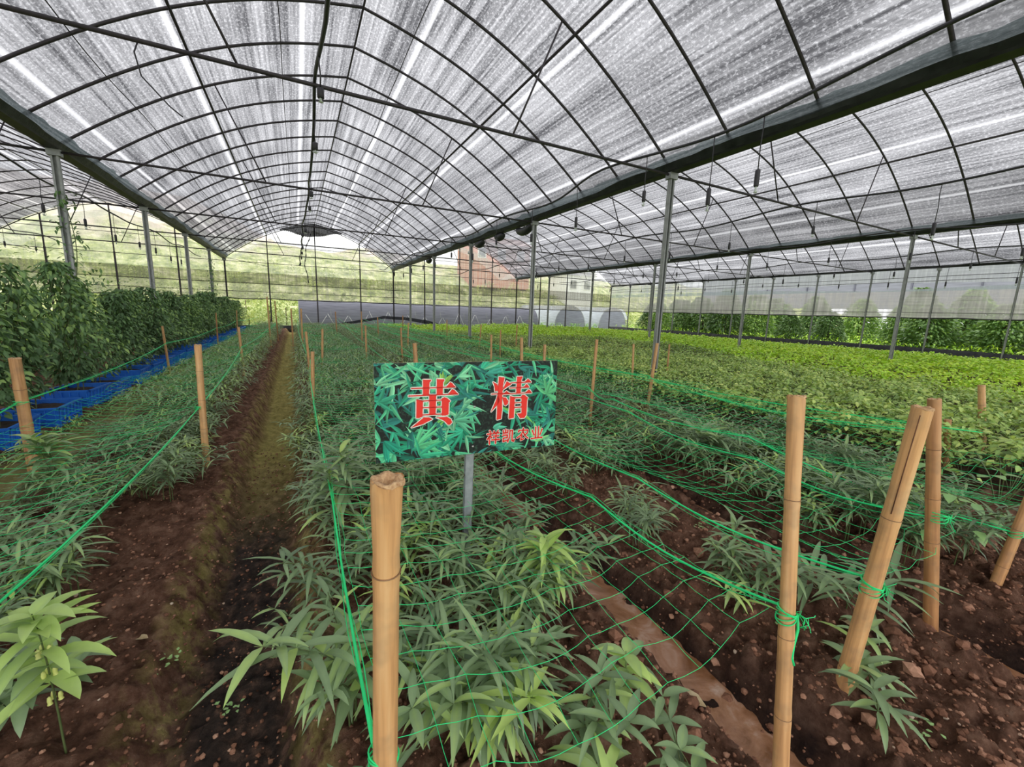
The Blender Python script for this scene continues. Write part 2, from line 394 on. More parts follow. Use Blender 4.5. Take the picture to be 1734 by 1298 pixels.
# muddy brown water lying in the furrows
def water_mat():
    t = NT('muddy_water'); nz = t.noise(t.obj(), 7, 4, .6, 1.0); n2 = t.noise(t.obj(), 22, 3)
    col = t.ramp(nz, [(.3, (.20, .085, .035)), (.55, (.40, .20, .11)), (.75, (.60, .42, .32))])
    return t.done(t.bsdf(col, .16, 0, t.bump(n2, .25, .01), .6))
M['water'] = water_mat()
def puddle(name, cx, w, y0, y1, z, label):
    n = 90; ys = np.linspace(y0, y1, n); wv = .05*vnoise(ys, ys*0, .5, 1)+.03*vnoise(ys, ys*0, 1.7, 2)
    wd = w*(.5+.35*vnoise(ys, ys*0, 2.3, 9)+.3*vnoise(ys, ys*0, 6, 10)); wd[0] = wd[-1] = .01
    c = cx+wv+.03*vnoise(ys, ys*0, 3, 12)
    V = np.stack([np.stack([c-wd, ys, np.full(n, z)], 1), np.stack([c+wd, ys, np.full(n, z)], 1)], 1).reshape(-1, 3)
    i = np.arange(n-1)*2; F = np.stack([i, i+1, i+3, i+2], 1)
    o = link(name, mesh(name, V, [F], [M['water']])); tag(o, label, 'water')
puddle('puddle', 1.31, .19, .35, 4.6, -.118, 'strip of muddy orange-brown water in the furrow right of the signboard bed')
puddle('puddle', 2.50, .12, .1, 5.5, -.112, 'strip of pale muddy water in the second furrow, beyond the leaning bamboo stake')

# ------------------------------------------------------------------ roof frame
_px = np.array([0, .08, .51, .87, 1.35, 1.9, 2.52, 3.18, 4.0]); _pz = np.array([3.37, 3.43, 3.76, 4.03, 4.33, 4.64, 4.91, 5.12, 5.30])
_pc = np.polyfit(_px, _pz, 4)
def prof(u):
    u = np.asarray(u, float); u = np.where(u > 4, 8-u, u); return np.polyval(_pc, u)
BAY = {-2: 'leftmost bay', -1: 'left bay', 0: 'central bay', 1: 'right bay', 2: 'rightmost bay'}
def bay_x(b): return X0+b*W
YN = YE-7*S   # near end, behind the camera
uu = np.concatenate([np.linspace(0, 4, 17), np.linspace(4, 8, 17)[1:]])
# ribs: one mesh shared by every hoop
_z = prof(uu)
rib_me = MB().tube(np.stack([uu, uu*0, _z], 1), .0185, 6, cap=True).mesh('roof_hoop', [M['dark_steel']])
for b in BAY:
    for k in range(0, 29):
        if (b == -2 or b == 2) and k > 26: continue
        o = link('roof_hoop', rib_me); o.location = (bay_x(b), YE-k*1.0, 0)
        tag(o, f'thin dark curved steel roof hoop, {ORD[k]} from the far end wall in the {BAY[b]}', 'roof hoop', f'roof hoops of the {BAY[b]}')
# purlins and ridge bars
for b in BAY:
    for off, nm, r, lab in ((1.85, 'purlin', .019, 'left side'), (6.15, 'purlin', .019, 'right side'), (4.0, 'ridge_bar', .014, 'ridge')):
        o = MB().tube([(bay_x(b)+off, YN, float(prof(off))-.03), (bay_x(b)+off, YE, float(prof(off))-.03)], r, 6).build(nm, M['dark_steel'])
        tag(o, f'long dark steel bar running lengthwise under the {lab} of the roof, {BAY[b]}', 'roof bar', 'lengthwise roof bars')
    for off, lab in ((.95, 'lower left slope'), (2.95, 'upper left slope'), (4.75, 'upper right slope')):
        ys = np.linspace(YN, YE, 60); P = np.stack([bay_x(b)+off+.10*vnoise(ys, ys*0, .45, b+int(off*10)), ys, 0*ys], 1); P[:, 2] = prof(P[:, 0]-bay_x(b))+.015
        o = MB().tube(P, .007, 5).build('roof_wire', M['dark_steel'])
        tag(o, f'thin wavering dark wire along the {lab} of the roof film, {BAY[b]}', 'wire', 'lengthwise roof wires')
# film
for b in BAY:
    us = np.linspace(0, 8, 65); ys = np.linspace(YN, YE, 113)
    U, Yg = np.meshgrid(us, ys); sag = .022*np.abs(np.sin((Yg-YE)*math.pi))*np.sin(np.clip(U/8, 0, 1)*math.pi)
    Z = prof(U)+.045-sag*.3+.01*vnoise(U, Yg, 1.3, 20+b)
    arc = np.concatenate([[0], np.cumsum(np.hypot(np.diff(us), np.diff(prof(us))))])
    V = np.stack([U+bay_x(b), Yg, Z], -1).reshape(-1, 3); nx = len(us); i = np.arange(len(ys)-1)[:, None]*nx+np.arange(nx-1)[None]
    UVc = np.stack([np.repeat(arc[None], len(ys), 0)+b*3.7, Yg], -1).reshape(-1, 2)
    o = link('ceiling', mesh('ceiling', V, [np.stack([i, i+1, i+nx+1, i+nx], -1).reshape(-1, 4)], [M['roof_film']], uv=UVc)); tag(o, kind='structure')
# gutters between bays
GN = {-1: 'between the two left bays', 0: 'left of the central bay, above the vine row', 1: 'right of the central bay, nearest the camera', 2: 'between the two right bays', 3: 'along the right-hand outer wall'}
for v in (-1, 0, 1, 2, 3):
    x = bay_x(v); r = empty('gutter', (x, YN, 0)); L = YE-YN; k = 1.0 if v < 3 else .35
    tag(r, f'long black steel roof gutter {GN[v]}', 'gutter', 'roof gutters')
    m = MB(); sec = [(-.11*k, .085), (-.075*k, .0), (.075*k, .0), (.11*k, .085), (.10*k, .085), (.066*k, .008), (-.066*k, .008), (-.10*k, .085)]
    n = len(sec); V = [(a, 0, 3.335+c) for a, c in sec]+[(a, L, 3.335+c) for a, c in sec]
    m.add(V, [(i, (i+1) % n, n+(i+1) % n, n+i) for i in range(n)])
    m.build('channel', M['gutter'], r, smooth=False)
    if v < 3:
        for sd in (-1, 1):
            ys = np.linspace(0, L, 260); w = vnoise(ys, ys*0, 1.1, 30+v)+.5; w2 = vnoise(ys, ys*0, 4.7, 33+sd)
            a = np.stack([sd*(.10+.06*w), ys, 3.40+.05*w+.02*w2], 1); bb = np.stack([sd*(.20+.05*w2), ys, 3.50+.03*w2], 1); c = np.stack([sd*.075+0*ys, ys, 3.345+0*ys], 1)
            V = np.stack([c, a, bb], 1).reshape(-1, 3); i = np.arange(259)*3
            me = mesh('lining', V, [np.concatenate([np.stack([i, i+1, i+4, i+3], 1), np.stack([i+1, i+2, i+5, i+4], 1)])], [M['black_film'], M['water_film']],
                      np.concatenate([np.zeros(259), np.ones(259)]), uv=np.stack([V[:, 0]*3, V[:, 1]], 1))
            link('lining', me, r)
# bulges of black lining drooping under the gutter
for (x, y, s, lab) in ((5.02, 9.25, .20, 'largest'), (5.0, 10.6, .13, 'middle one'), (5.0, 12.0, .16, 'third'), (5.02, 17.5, .14, 'farthest')):
    t_ = np.linspace(0, math.pi, 15); P = np.stack([0*t_, np.cos(t_)*s*1.7, -np.sin(t_)*s*.55], 1)
    m = MB().tube(P, .05+.05*np.sin(t_), 10); m.V[0] += np.array([x, y, 3.30])
    tag(m.build('lining_bulge', M['black_film']), f'sagging bulge of black film under the right gutter, {lab} of the four', 'plastic film', 'film bulges under the gutter')

# posts
PN = {-1: 'far left row', 0: 'row among the vines', 1: 'row right of the netted beds', 2: 'second row in the low crop', 3: 'row in the right-hand outer wall'}
def post_mesh(name, h, w=.045, dark=False):
    m = MB(); t_ = .006
    m.box((-w, -w*.6, -.3), (-w+t_*2, w*.6, h)).box((w-t_*2, -w*.6, -.3), (w, w*.6, h)).box((-w, w*.6-t_*2, -.3), (w, w*.6, h))
    m.box((-w, -w*.6, -.3), (-w*.45, -w*.6+t_, h)).box((w*.45, -w*.6, -.3), (w, -w*.6+t_, h))
    return m.mesh(name, [M['dark_steel'] if dark else M['galv']], smooth=False)
pm = post_mesh('shaft', 3.33); pmd = post_mesh('shaft', 3.33, .034, True); pmw = post_mesh('shaft', 3.33, .036, False)
brk = MB().box((-.075, -.05, 3.25), (.075, .05, 3.335)).mesh('bracket', [M['galv']], smooth=False)
for v in (-1, 0, 1, 2, 3):
    js = [j for j in range(0, 8)] if v < 3 else [j*.5 for j in range(0, 14)]
    for q, j in enumerate(js):
        y = YE-j*S
        if y < .2 and v in (0, 1): continue
        r = empty('steel_post', (bay_x(v), y, 0)); dk = j == 0 or v == 3
        link('shaft', pmd if j == 0 else (pmw if v == 3 else pm), r); link('bracket', brk, r)
        tag(r, f"{'dark' if dk else 'grey'} steel post, {ORD[q]} from the far end in the {PN[v]}", 'post', f'steel posts of the {PN[v]}')
o = MB().tube([(bay_x(1)-.055, 12.745, 3.05), (bay_x(1)-.09, 12.745, 3.05)], .045, 12).build('cable_clamp', M['tyre_white'])
tag(o, 'small white round clamp near the top of the third post from the camera, right row', 'clamp')
# tie rods with struts, at every post row
for b in BAY:
    x = bay_x(b)
    for j in range(0, 7):
        y = YE-j*S
        if j == 0: continue
        r = empty('tie_rod', (x, y, 0)); tag(r, f'horizontal steel tie rod spanning the {BAY[b]}, {ORD[j-1]} from the far wall', 'tie rod', f'tie rods of the {BAY[b]}')
        MB().tube([(.06, 0, 3.31), (7.94, 0, 3.31)], .0185, 7).build('rod', M['dark_steel'], r)
        for a, c in (((2.63, 3.312), (2.0, float(prof(2.0))-.02)), ((5.36, 3.312), (5.97, float(prof(5.97))-.02))):
            MB().tube([(a[0], 0, a[1]), (c[0], 0, c[1])], .012, 6).build('strut', M['dark_steel'], r)

# ------------------------------------------------------------------ end wall
for b in BAY:
    x = bay_x(b)
    xs = np.linspace(0, 8, 41); lv = np.linspace(0, 1, 24)
    top = prof(xs)-.05-.20*np.sin(np.clip(xs/8, 0, 1)*math.pi)**.4; bot = 1.50+.03*vnoise(xs+x, xs*0, .8, 40)-.03*np.abs(np.sin(xs*math.pi/2))
    Xg = np.repeat(xs[None], 24, 0); Z = bot[None]+(top-bot)[None]*lv[:, None]
    Yg = YE+.06+.02*vnoise(Xg+x, Z, 1.2, 41)
    V = np.stack([Xg+x, Yg, Z], -1).reshape(-1, 3); i = np.arange(23)[:, None]*41+np.arange(40)[None]
    o = link('wall_back', mesh('wall_back', V, [np.stack([i, i+1, i+42, i+41], -1).reshape(-1, 4)], [M['end_net']])); tag(o, kind='structure')
    V = np.concatenate([np.stack([xs+x, 0*xs+YE+.01, prof(xs)+.045], 1), np.stack([xs+x, 0*xs+YE+2.6, prof(xs)+.045], 1)]); i = np.arange(40)   # plain film of the eave, past the end wall
    o = link('trim_1', mesh('trim_1', V, [np.stack([i, i+1, i+42, i+41], 1)], [M['rim_film']])); tag(o, kind='structure')
    # rolled lower edge
    P = np.stack([xs+x, 0*xs+YE+.02, bot], 1)
    o = MB().tube(P, .028, 6).build('roll_up_bar', M['black_film']); tag(o, f'black rolled lower edge of the end wall net, {BAY[b]}', 'roller', 'rolled net edges')
    for z, rr in ((1.83, .014), (2.24, .014), (3.25, .013), (3.72, .010), (4.12, .012)):
        us = np.linspace(0, 8, 400); ok = us[prof(us) > z+.03]
        o = MB().tube([(x+ok[0], YE, z), (x+ok[-1], YE, z)], rr, 5).build('wall_rail', M['dark_steel'])
        tag(o, f"horizontal dark rail at {dict([(1.83,'the lowest'),(2.24,'the second lowest'),(3.25,'the middle'),(3.72,'the second highest'),(4.12,'the highest')])[z]} level of the end wall, {BAY[b]}", 'rail', 'end wall rails')
    for off in (1.82, 4.0, 6.2):
        h = float(prof(off)); me = MB().box((-.03, -.03, -.3), (.03, .03, 3.3)).box((-.022, -.022, 3.3), (.022, .022, h)).mesh('end_wall_post', [M['dark_steel']], False)
        o = link('end_wall_post', me); o.location = (x+off, YE, 0)
        tag(o, f"slim dark post in the end wall, {dict([(1.82,'left'),(4.0,'middle'),(6.2,'right')])[off]} of the three in the {BAY[b]}", 'post', 'slim end wall posts')
    o = MB().tube([(x+.05, YE, 3.4), (x+1.8, YE, 3.1)], .01, 5).build('brace', M['dark_steel']); tag(o, f'short slanting brace at the left corner of the end wall, {BAY[b]}', 'brace', 'end wall braces')
m = MB().box((bay_x(-2), YE+.02, -.2), (bay_x(3), YE+.05, .16)); tag(m.build('baseboard_back', M['black_film']), kind='structure')

# ------------------------------------------------------------------ right-hand outer wall
XR = bay_x(3)
def vsheet(name, y, zb, zt, mat, dx=.05, kind='structure'):
    n = len(y); nz = 8; f = np.linspace(0, 1, nz)[:, None]
    Z = zb[None]+(zt-zb)[None]*f; Yg = np.repeat(y[None], nz, 0); Xg = XR+dx+.02*vnoise(Yg, Z, 1.1, 44)
    V = np.stack([Xg, Yg, Z], -1).reshape(-1, 3); i = np.arange(nz-1)[:, None]*n+np.arange(n-1)[None]
    return tag(link(name, mesh(name, V, [np.stack([i, i+1, i+n+1, i+n], -1).reshape(-1, 4)], [mat])), kind=kind)
ys = np.linspace(YN+2, YE, 90)
gap = .17*np.clip(1-np.abs(ys-8.7)/5.2, 0, 1)
vsheet('wall_right', ys, 1.54-.03*np.abs(np.sin(ys*1.57)), 2.72-gap+0*ys, M['side_net'])
vsheet('wall_right', ys, 2.73+gap*.9, 3.34+0*ys, M['side_film'])
P = np.stack([0*ys+XR, ys, 1.54-.03*np.abs(np.sin(ys*1.57))], 1)
tag(MB().tube(P, .024, 6).build('roll_up_bar', M['black_film']), 'grey-black rolled lower edge of the net along the right-hand wall', 'roller', 'rolled net edges')
for z in (1.72, 2.9, 3.05):
    P = np.stack([0*ys+XR, ys, z+.05*(z > 2)*vnoise(ys, ys*0, .35, 47)], 1)
    tag(MB().tube(P, .010, 5).build('wall_rail', M['dark_steel']), f"thin dark rail along the right-hand wall, {dict([(1.72,'lowest'),(2.9,'middle'),(3.05,'top')])[z]} of three", 'rail', 'right wall rails')
m = MB(); zs = .40+.04*vnoise(ys, ys*0, .6, 50)
V = np.concatenate([np.stack([0*ys+XR-.02, ys, 0*ys-.2], 1), np.stack([0*ys+XR-.03-.02*vnoise(ys, ys*0, 2, 51), ys, zs*.6], 1), np.stack([0*ys+XR+.03, ys, zs], 1)]); i = np.arange(89)
m.add(V, np.concatenate([np.stack([i, i+1, i+91, i+90], 1), np.stack([i+90, i+91, i+181, i+180], 1)]))
tag(m.build('baseboard_right', M['black_film']), kind='structure')

# gathered black net under the ridge at the far end
us = np.linspace(-1, 1, 121); m = MB()
Z1 = prof(4-.15+us*1.4)+.02; Z0 = Z1-.10-.52*(1-us**2)**2; pl = .09*np.cos(us*math.pi*30)
r = empty('gathered_shade_net', (bay_x(0)+4.0, YE-.9, -.06)); tag(r, 'pleated black shade net bunched up under the far end of the central ridge', 'shade net')
f = np.linspace(0, 1, 6)[:, None]
V = np.stack([np.repeat(us[None]*1.4, 6, 0)-.15, pl[None]*(.3+f), Z1[None]*(1-f)+Z0[None]*f], -1).reshape(-1, 3)
i = np.arange(5)[:, None]*121+np.arange(120)[None]
m.add(V, np.stack([i, i+1, i+122, i+121], -1).reshape(-1, 4)); m.build('netting', M['black_net'], r)
m = MB()
for u in np.linspace(-.92, .92, 44):
    z1 = float(prof(3.85+u*1.4))+.02; z0 = z1-.10-.52*(1-u*u)**2
    m.tube([(u*1.4-.15, 0, z1), (u*1.36-.15, -.05, (z0+z1)/2), (u*1.28-.15, 0, z0)], .013, 4)
m.build('pleats', M['black_film'], r)
# dark rope hanging from the bunch
yy = np.linspace(0, 1, 30)
P = np.stack([.80-.30*np.sin(yy*2.6)+.03*np.sin(yy*17), 0*yy+23.8, 4.75-2.4*yy], 1)
tag(MB().tube(P, .022+.010*np.sin(yy*60), 6).build('hanging_rope', M['hose']), 'knotted black rope hanging from the bunched net at the far end', 'rope')

# sagging black net across the far end wall opening
xs = np.linspace(1.0, 8.6, 60)
def blk(xs):
    return np.interp(xs, [1.0, 4.4, 5.6, 6.9, 8.6], [.14, .78, .74, .58, .16])
zt = blk(xs)+.02*vnoise(xs, xs*0, 3, 60)
V = np.concatenate([np.stack([xs, 0*xs+YE-.25, zt], 1), np.stack([xs, 0*xs+YE-.30, zt-.13-.08*np.interp(xs, [1, 4.5, 8.6], [0, .3, 1.6])], 1)]); V[60:, 2] = np.maximum(V[60:, 2], .02); i = np.arange(59)
tag(link('draped_net', mesh('draped_net', V, [np.stack([i, i+1, i+61, i+60], 1)], [M['black_net']])), 'strip of black shade net draped over a peak along the foot of the end wall', 'shade net')

# ------------------------------------------------------------------ irrigation hoses and hanging sprinklers
def hose_pts(b, off, y0=YN+.5):
    ys = np.arange(y0, YE, .25); ph = (YE-ys) % S/S
    x = bay_x(b)+off+.12*vnoise(ys, ys*0, .9, b*3+int(off)); z = 3.345+(.10*vnoise(ys, ys*0, .55, b*5+int(off)+3) if off > 5 else -.0)-.10*np.sin(ph*math.pi)**2
    if b == 0 and off < 5: z = 3.345-.55*np.sin(ph*math.pi)**1.2*.35
    return np.stack([x, ys, z], 1)
def spr_master():
    r = empty('hanging_sprinkler', (0, 0, 0))
    MB().tube([(0, 0, 0), (.006, 0, -.10), (-.004, .003, -.24), (0, 0, -.42)], .0048, 5).build('drop_tube', M['hose'], r)
    MB().lathe([(.001, -.40), (.019, -.41), (.021, -.42), (.021, -.53), (.016, -.54), (.001, -.535)], 10).build('weight', M['hose'], r)
    m = MB().lathe([(.001, -.53), (.010, -.535), (.006, -.56), (.016, -.585), (.001, -.59)], 8)
    a = np.linspace(0, 2*math.pi, 13); m.tube(np.stack([.022*np.cos(a), 0*a, -.565+.025*np.sin(a)], 1), .0028, 4, False)
    m.build('nozzle', M['glassy'], r)
    return r
spr = None
for b in (-1, 0, 1, 2):
    for off, side in ((3.25, 'left'), (7.17, 'right')):
        P = hose_pts(b, off)
        o = MB().tube(P, .0165, 6).build('irrigation_hose', M['hose'])
        tag(o, f'black irrigation hose laid over the tie rods, {side} one in the {BAY[b]}', 'hose', 'irrigation hoses')
        if b == 0 and side == 'right': yl = [2.86, 3.42, 4.45, 5.9, 7.4, 9.0, 10.6, 12.2, 13.8, 15.4, 17, 18.6, 20.2]
        elif b == 0: yl = [4.1, 5.4, 7.2, 9.0, 10.6, 12.4, 14.0, 15.8, 17.6, 19.4, 21.2]
        else: yl = list(np.arange(2.6, 22, 1.62)+.2*b)
        for q, y in enumerate(yl):
            p = np.array([np.interp(y, P[:, 1], P[:, k]) for k in range(3)])
            if spr is None: spr = spr_master(); c = spr
            else: c = copy_tree(spr)
            c.location = tuple(p); c.rotation_euler = (0, 0, random.random()*6); c.scale = (1.15, 1.15, random.uniform(.95, 1.35))
            if b == 0 and side == 'left': c.scale = (1.3, 1.3, .6)
            tag(c, f'black sprinkler on the {side} hose of the {BAY[b]}, {ORD[q]} from the camera', 'sprinkler', 'hanging sprinklers')
P = np.array([(-1.02, 4.745, 3.33), (-1.06, 4.745, 3.22), (-1.03, 4.74, 3.05), (-.86, 4.74, 2.86), (-.78, 4.74, 2.80)])
tag(MB().tube(P, .006, 5).build('loose_cord', M['hose']), 'loose black cord dangling from the nearest tie rod, upper left', 'cord')

# ------------------------------------------------------------------ leaves
def unit(a): return a/(np.linalg.norm(a, axis=-1, keepdims=True)+1e-12)
def leaves(mb, base, d, L, Wd, droop, nseg=4, shape='lance', fold=.25, tint=.5, roll=None):
    base = np.asarray(base, float); N = len(base); d = unit(np.asarray(d, float))
    L = np.broadcast_to(L, (N,)).astype(float); Wd = np.broadcast_to(Wd, (N,)); droop = np.broadcast_to(droop, (N,)).astype(float)+1e-3
    up = np.array([0, 0, 1.0]); s = unit(np.cross(d, up)+1e-6); u = np.cross(s, d)
    if roll is not None:
        c, sn = np.cos(roll)[:, None], np.sin(roll)[:, None]; s, u = s*c+u*sn, u*c-s*sn
    t = np.linspace(0, 1, nseg+1)
    if shape == 'lance': w = np.sin(math.pi*np.clip(t, 0, 1)**.72)**.85
    elif shape == 'ovate': w = np.sin(math.pi*t**.62)**.8
    else: w = np.sin(math.pi*t**.5)**.75
    w[0] = .06; w[-1] = .0
    a = droop[:, None]*t[None]
    P = base[:, None]+d[:, None]*(L[:, None]*np.sin(a)/droop[:, None])[..., None]-u[:, None]*(L[:, None]*(1-np.cos(a))/droop[:, None])[..., None]
    nu = u[:, None]*np.cos(a)[..., None]+d[:, None]*np.sin(a)[..., None]
    hw = (Wd[:, None]*w[None]*.5)[..., None]
    Lf = P+s[:, None]*hw+nu*hw*fold; R = P-s[:, None]*hw+nu*hw*fold
    V = np.stack([Lf, P, R], 2).reshape(-1, 3)
    i = (np.arange(N)[:, None]*(nseg+1)+np.arange(nseg)[None]).ravel()*3
    F = np.concatenate([np.stack([i, i+1, i+4, i+3], 1), np.stack([i+1, i+2, i+5, i+4], 1)])
    tv = np.repeat(np.broadcast_to(tint, (N,)), (nseg+1)*3).reshape(N, nseg+1, 3)+np.array([-.03, .10, -.03])   # paler midrib
    mb.add(V, F, t=np.clip(tv, 0, 1).ravel())

def lance_plant(rg, nst=5, H=.42, spread=.16, nseg=4, Lf=.12, Wl=.017, t0=.35, young=.1, flat=0.0):
    """arching stems carrying whorls of long narrow leaves"""
    fb, sb = MB(), MB(); fl = []
    for k in range(nst):
        az = rg.random()*6.283; h = H*rg.uniform(.7, 1.08); sp = spread*rg.uniform(.5, 1.5)
        b0 = np.array([rg.normal(0, .035), rg.normal(0, .035), 0])
        t = np.linspace(0, 1, 7); dr = np.array([math.cos(az), math.sin(az), 0])
        P = b0+dr*(sp*t**1.8)[:, None]+np.array([0, 0, 1])*(h*(t-.22*t**3))[:, None]
        P[0, 2] -= .10
        if sb is not None: sb.tube(P, np.linspace(.0032, .0012, 7), 4, False)
        nn = max(4, int(h/.05)); base = []; dd = []; LL = []; tt = []; dp = []
        yg = young > 0 and rg.random() < young
        for q in range(nn):
            tq = .34+.66*(q+.5)/nn; p = np.array([np.interp(tq, t, P[:, c]) for c in range(3)])
            nl = 3 if rg.random() < .55 else 4
            a0 = rg.random()*6.283; top = q/nn
            for j in range(nl):
                a = a0+j*6.283/nl+rg.normal(0, .25); el = rg.uniform(.0, .55)+.35*top
                base.append(p); dd.append([math.cos(a)*math.cos(el), math.sin(a)*math.cos(el), math.sin(el)])
                LL.append(Lf*rg.uniform(.65, 1.2)*(1-.35*max(0, top-.7)/.3)); dp.append(rg.uniform(.5, 1.5))
                tt.append(np.clip(t0+rg.normal(0, .13)+(.42 if yg else 0)+.10*top, 0, 1))
        leaves(fb, base, dd, LL, np.array(LL)*.0+Wl*rg.uniform(.8, 1.2, len(LL)), dp, nseg, 'lance', .3, np.array(tt))
        fl.append(P)
    return fb, sb, fl

variants = []
for k in range(8):
    rg = np.random.default_rng(100+k)
    fb, sb, _ = lance_plant(rg, [5, 6, 4, 5, 7, 4, 3, 6][k], [.40, .36, .44, .33, .38, .42, .30, .36][k], .17, 4, [.145, .13, .155, .12, .135, .16, .12, .14][k], .0155, [.30, .36, .27, .40, .33, .30, .42, .36][k], .08)
    variants.append((fb.mesh('foliage', [M['leaf']], tint=True), sb.mesh('stem', [M['stem']])))
def put_plant(name, var, x, y, sc, rz, label, cat, group=None, z=None):
    r = empty(name, (x, y, float(soil_h(x, y)) if z is None else z), rz, sc)
    link('foliage', var[0], r); link('stem', var[1], r)
    return tag(r, label, cat, group)

# bed layout (metres): candidates on jittered rows
rg = np.random.default_rng(11); cand = []
def bed(x0, x1, y0, y1, dx, dy, keep, nm):
    for x in np.arange(x0, x1, dx):
        for y in np.arange(y0, y1, dy):
            xx, yy = x+rg.uniform(-.09, .09), y+rg.uniform(-.10, .10)
            if rg.random() < keep(xx, yy): cand.append((xx, yy, nm))
bed(-1.44, -.62, .95, 23.2, .205, .235, lambda x, y: (0 if (x > -.82 and y < 2.5) or (x > -.95 and y < 1.6) or (x > -1.15 and y < 1.25) else .95), 'A')
bed(.10, 1.18, .52, 23.2, .205, .225, lambda x, y: (0 if (y < .9 and x < .30) or (x > .72 and y < 1.2) or (x > 1.0 and 1.5 < y < 2.6) else (.5 if y < 1.0 else (.80 if y < 2.5 else .9))), 'B')
bed(1.52, 2.36, 1.0, 23.2, .205, .235, lambda x, y: (.13 if y < 2.1 else (.72 if y < 3.3 else .95)), 'C')
bed(2.72, 3.88, .75, 23.2, .215, .235, lambda x, y: (.72 if y < 1.4 else .96), 'D')
cand.sort(key=lambda c: math.hypot(c[0], c[1]))
fwd = _f
def ang_ok(x, y):   # keep what lies ahead of the camera
    return _f[0]*x+_f[1]*y > .12
cand = [c for c in cand if ang_ok(c[0], c[1])]
BN = {'A': 'netted bed left of the path', 'B': 'signboard bed', 'C': 'bed between the two wet furrows', 'D': 'third netted bed from the path'}
near = cand[:280]; rest = cand[280:]
for x, y, nm in near:
    d = math.hypot(x, y); zone = ('at the near end' if d < 2.1 else ('a few steps along' if d < 3.4 else 'farther along')) if not (nm == 'B' and d < 2.6) else ('before the sign post' if y < 1.25 else ('left of the sign post' if x < .62 else 'right of the sign post'))
    sc = rg.uniform(.82, 1.12)*((.88 if x > -1.2 else .72) if nm == 'A' else 1.0)
    put_plant('lance_leaved_plant', variants[int(rg.integers(8))], x, y, sc, rg.random()*6.28,
              f'grey-green lance-leaved plant {zone} in the {BN[nm]}', 'plant', f'lance-leaved plants {zone}, {BN[nm]}')
# the farther plants of the beds, too many to list
mb = MB(); rg2 = np.random.default_rng(5); tpl = []
for k in range(5):
    a = MB(); n = 62; az = rg2.random(n)*6.283; rr = np.sqrt(rg2.random(n))*.15; z = .08+.32*rg2.random(n)**.7; el = rg2.uniform(-.1, .8, n)
    leaves(a, np.stack([rr*np.cos(az), rr*np.sin(az), z], 1), np.stack([np.cos(az)*np.cos(el), np.sin(az)*np.cos(el), np.sin(el)], 1), rg2.uniform(.08, .14, n), .020, rg2.uniform(.6, 1.5, n), 2, 'lance', .3, np.clip(.52+rg2.normal(0, .17, n), 0, 1))
    tpl.append((np.concatenate(a.V), np.concatenate(a.F4), np.concatenate(a.T)))
for x, y, nm in rest:
    V, F, T = tpl[int(rg.integers(5))]; a = rg.random()*6.28; s = rg.uniform(.8, 1.15); c, sn = math.cos(a)*s, math.sin(a)*s
    dt = rg.normal(0, .08)+(.05 if nm == 'A' else 0)
    mb.add(np.stack([V[:, 0]*c-V[:, 1]*sn+x, V[:, 0]*sn+V[:, 1]*c+y, V[:, 2]*s+float(soil_h(x, y))], 1), F, t=np.clip(T+dt, 0, 1))
tag(mb.build('distant_bed_plants', M['leaf'], tint=True), 'mass of small lance-leaved plants filling the far ends of the netted beds', 'plants', kind='stuff')

# plants the photo singles out
def hero(name, seed, x, y, label, sc=1.0, rz=0., z=None, cat='plant', flowers=False, **kw):
    rgh = np.random.default_rng(seed); fb, sb, ps = lance_plant(rgh, **kw)
    r = empty(name, (x, y, float(soil_h(x, y)) if z is None else z), rz, sc)
    fb.build('foliage', M['leaf'], r, tint=True); sb.build('stem', M['stem'], r)
    if flowers:
        for P in ps[:1]:
            for q in (2, 3, 4):
                for s_ in range(3):
                    m = MB().lathe([(.0005, 0), (.004, -.003), (.0055, -.012), (.0045, -.02), (.0062, -.024)], 8)
                    m.V[0] += P[q]+np.array([.012*math.cos(s_*2.1), .012*math.sin(s_*2.1), -.012]); m.build('flower', M['flower'], r)
    return tag(r, label, cat)
hero('lance_leaved_plant', 21, -.70, 1.42, 'tall pale-green plant with broad leaves and pale yellow bell flowers, lower left edge', nst=1, H=.62, spread=.05, nseg=6, Lf=.15, Wl=.036, t0=.88, young=0, flowers=True)
hero('lance_leaved_plant', 22, -.86, 1.50, 'low dark green plant with wide leaves beneath the flowering one, lower left', nst=4, H=.26, spread=.2, nseg=6, Lf=.14, Wl=.032, t0=.33, young=0)
hero('lance_leaved_plant', 23, .20, 2.12, 'tall lance-leaved plant standing above its neighbours just left of the signboard', nst=2, H=.66, spread=.10, nseg=6, Lf=.20, Wl=.026, t0=.45, young=0)
hero('lance_leaved_plant', 24, .90, 1.28, 'bright yellow-green plant with drooping leaves right of the sign post', nst=3, H=.44, spread=.08, nseg=6, Lf=.15, Wl=.024, t0=.80, young=0)
hero('lance_leaved_plant', 25, .93, .80, 'young plant with three broad yellow-green leaves over the wet furrow, seen through the net', nst=1, H=.36, spread=.05, nseg=6, Lf=.12, Wl=.038, t0=.72, young=0)
hero('lance_leaved_plant', 26, .16, 1.12, 'plant with long arching leaves leaning over the path left of the thick bamboo stake', nst=2, H=.46, spread=.22, nseg=6, Lf=.21, Wl=.026, t0=.58, young=0)
hero('lance_leaved_plant', 27, .42, .98, 'full clump of long green leaves directly right of the thick bamboo stake', nst=7, H=.44, spread=.2, nseg=6, Lf=.17, Wl=.024, t0=.45, young=.2)
hero('lance_leaved_plant', 28, .62, .78, 'clump of wide pointed leaves under the net near the bottom centre of the view', nst=4, H=.28, spread=.16, nseg=6, Lf=.13, Wl=.024, t0=.38, young=.25)
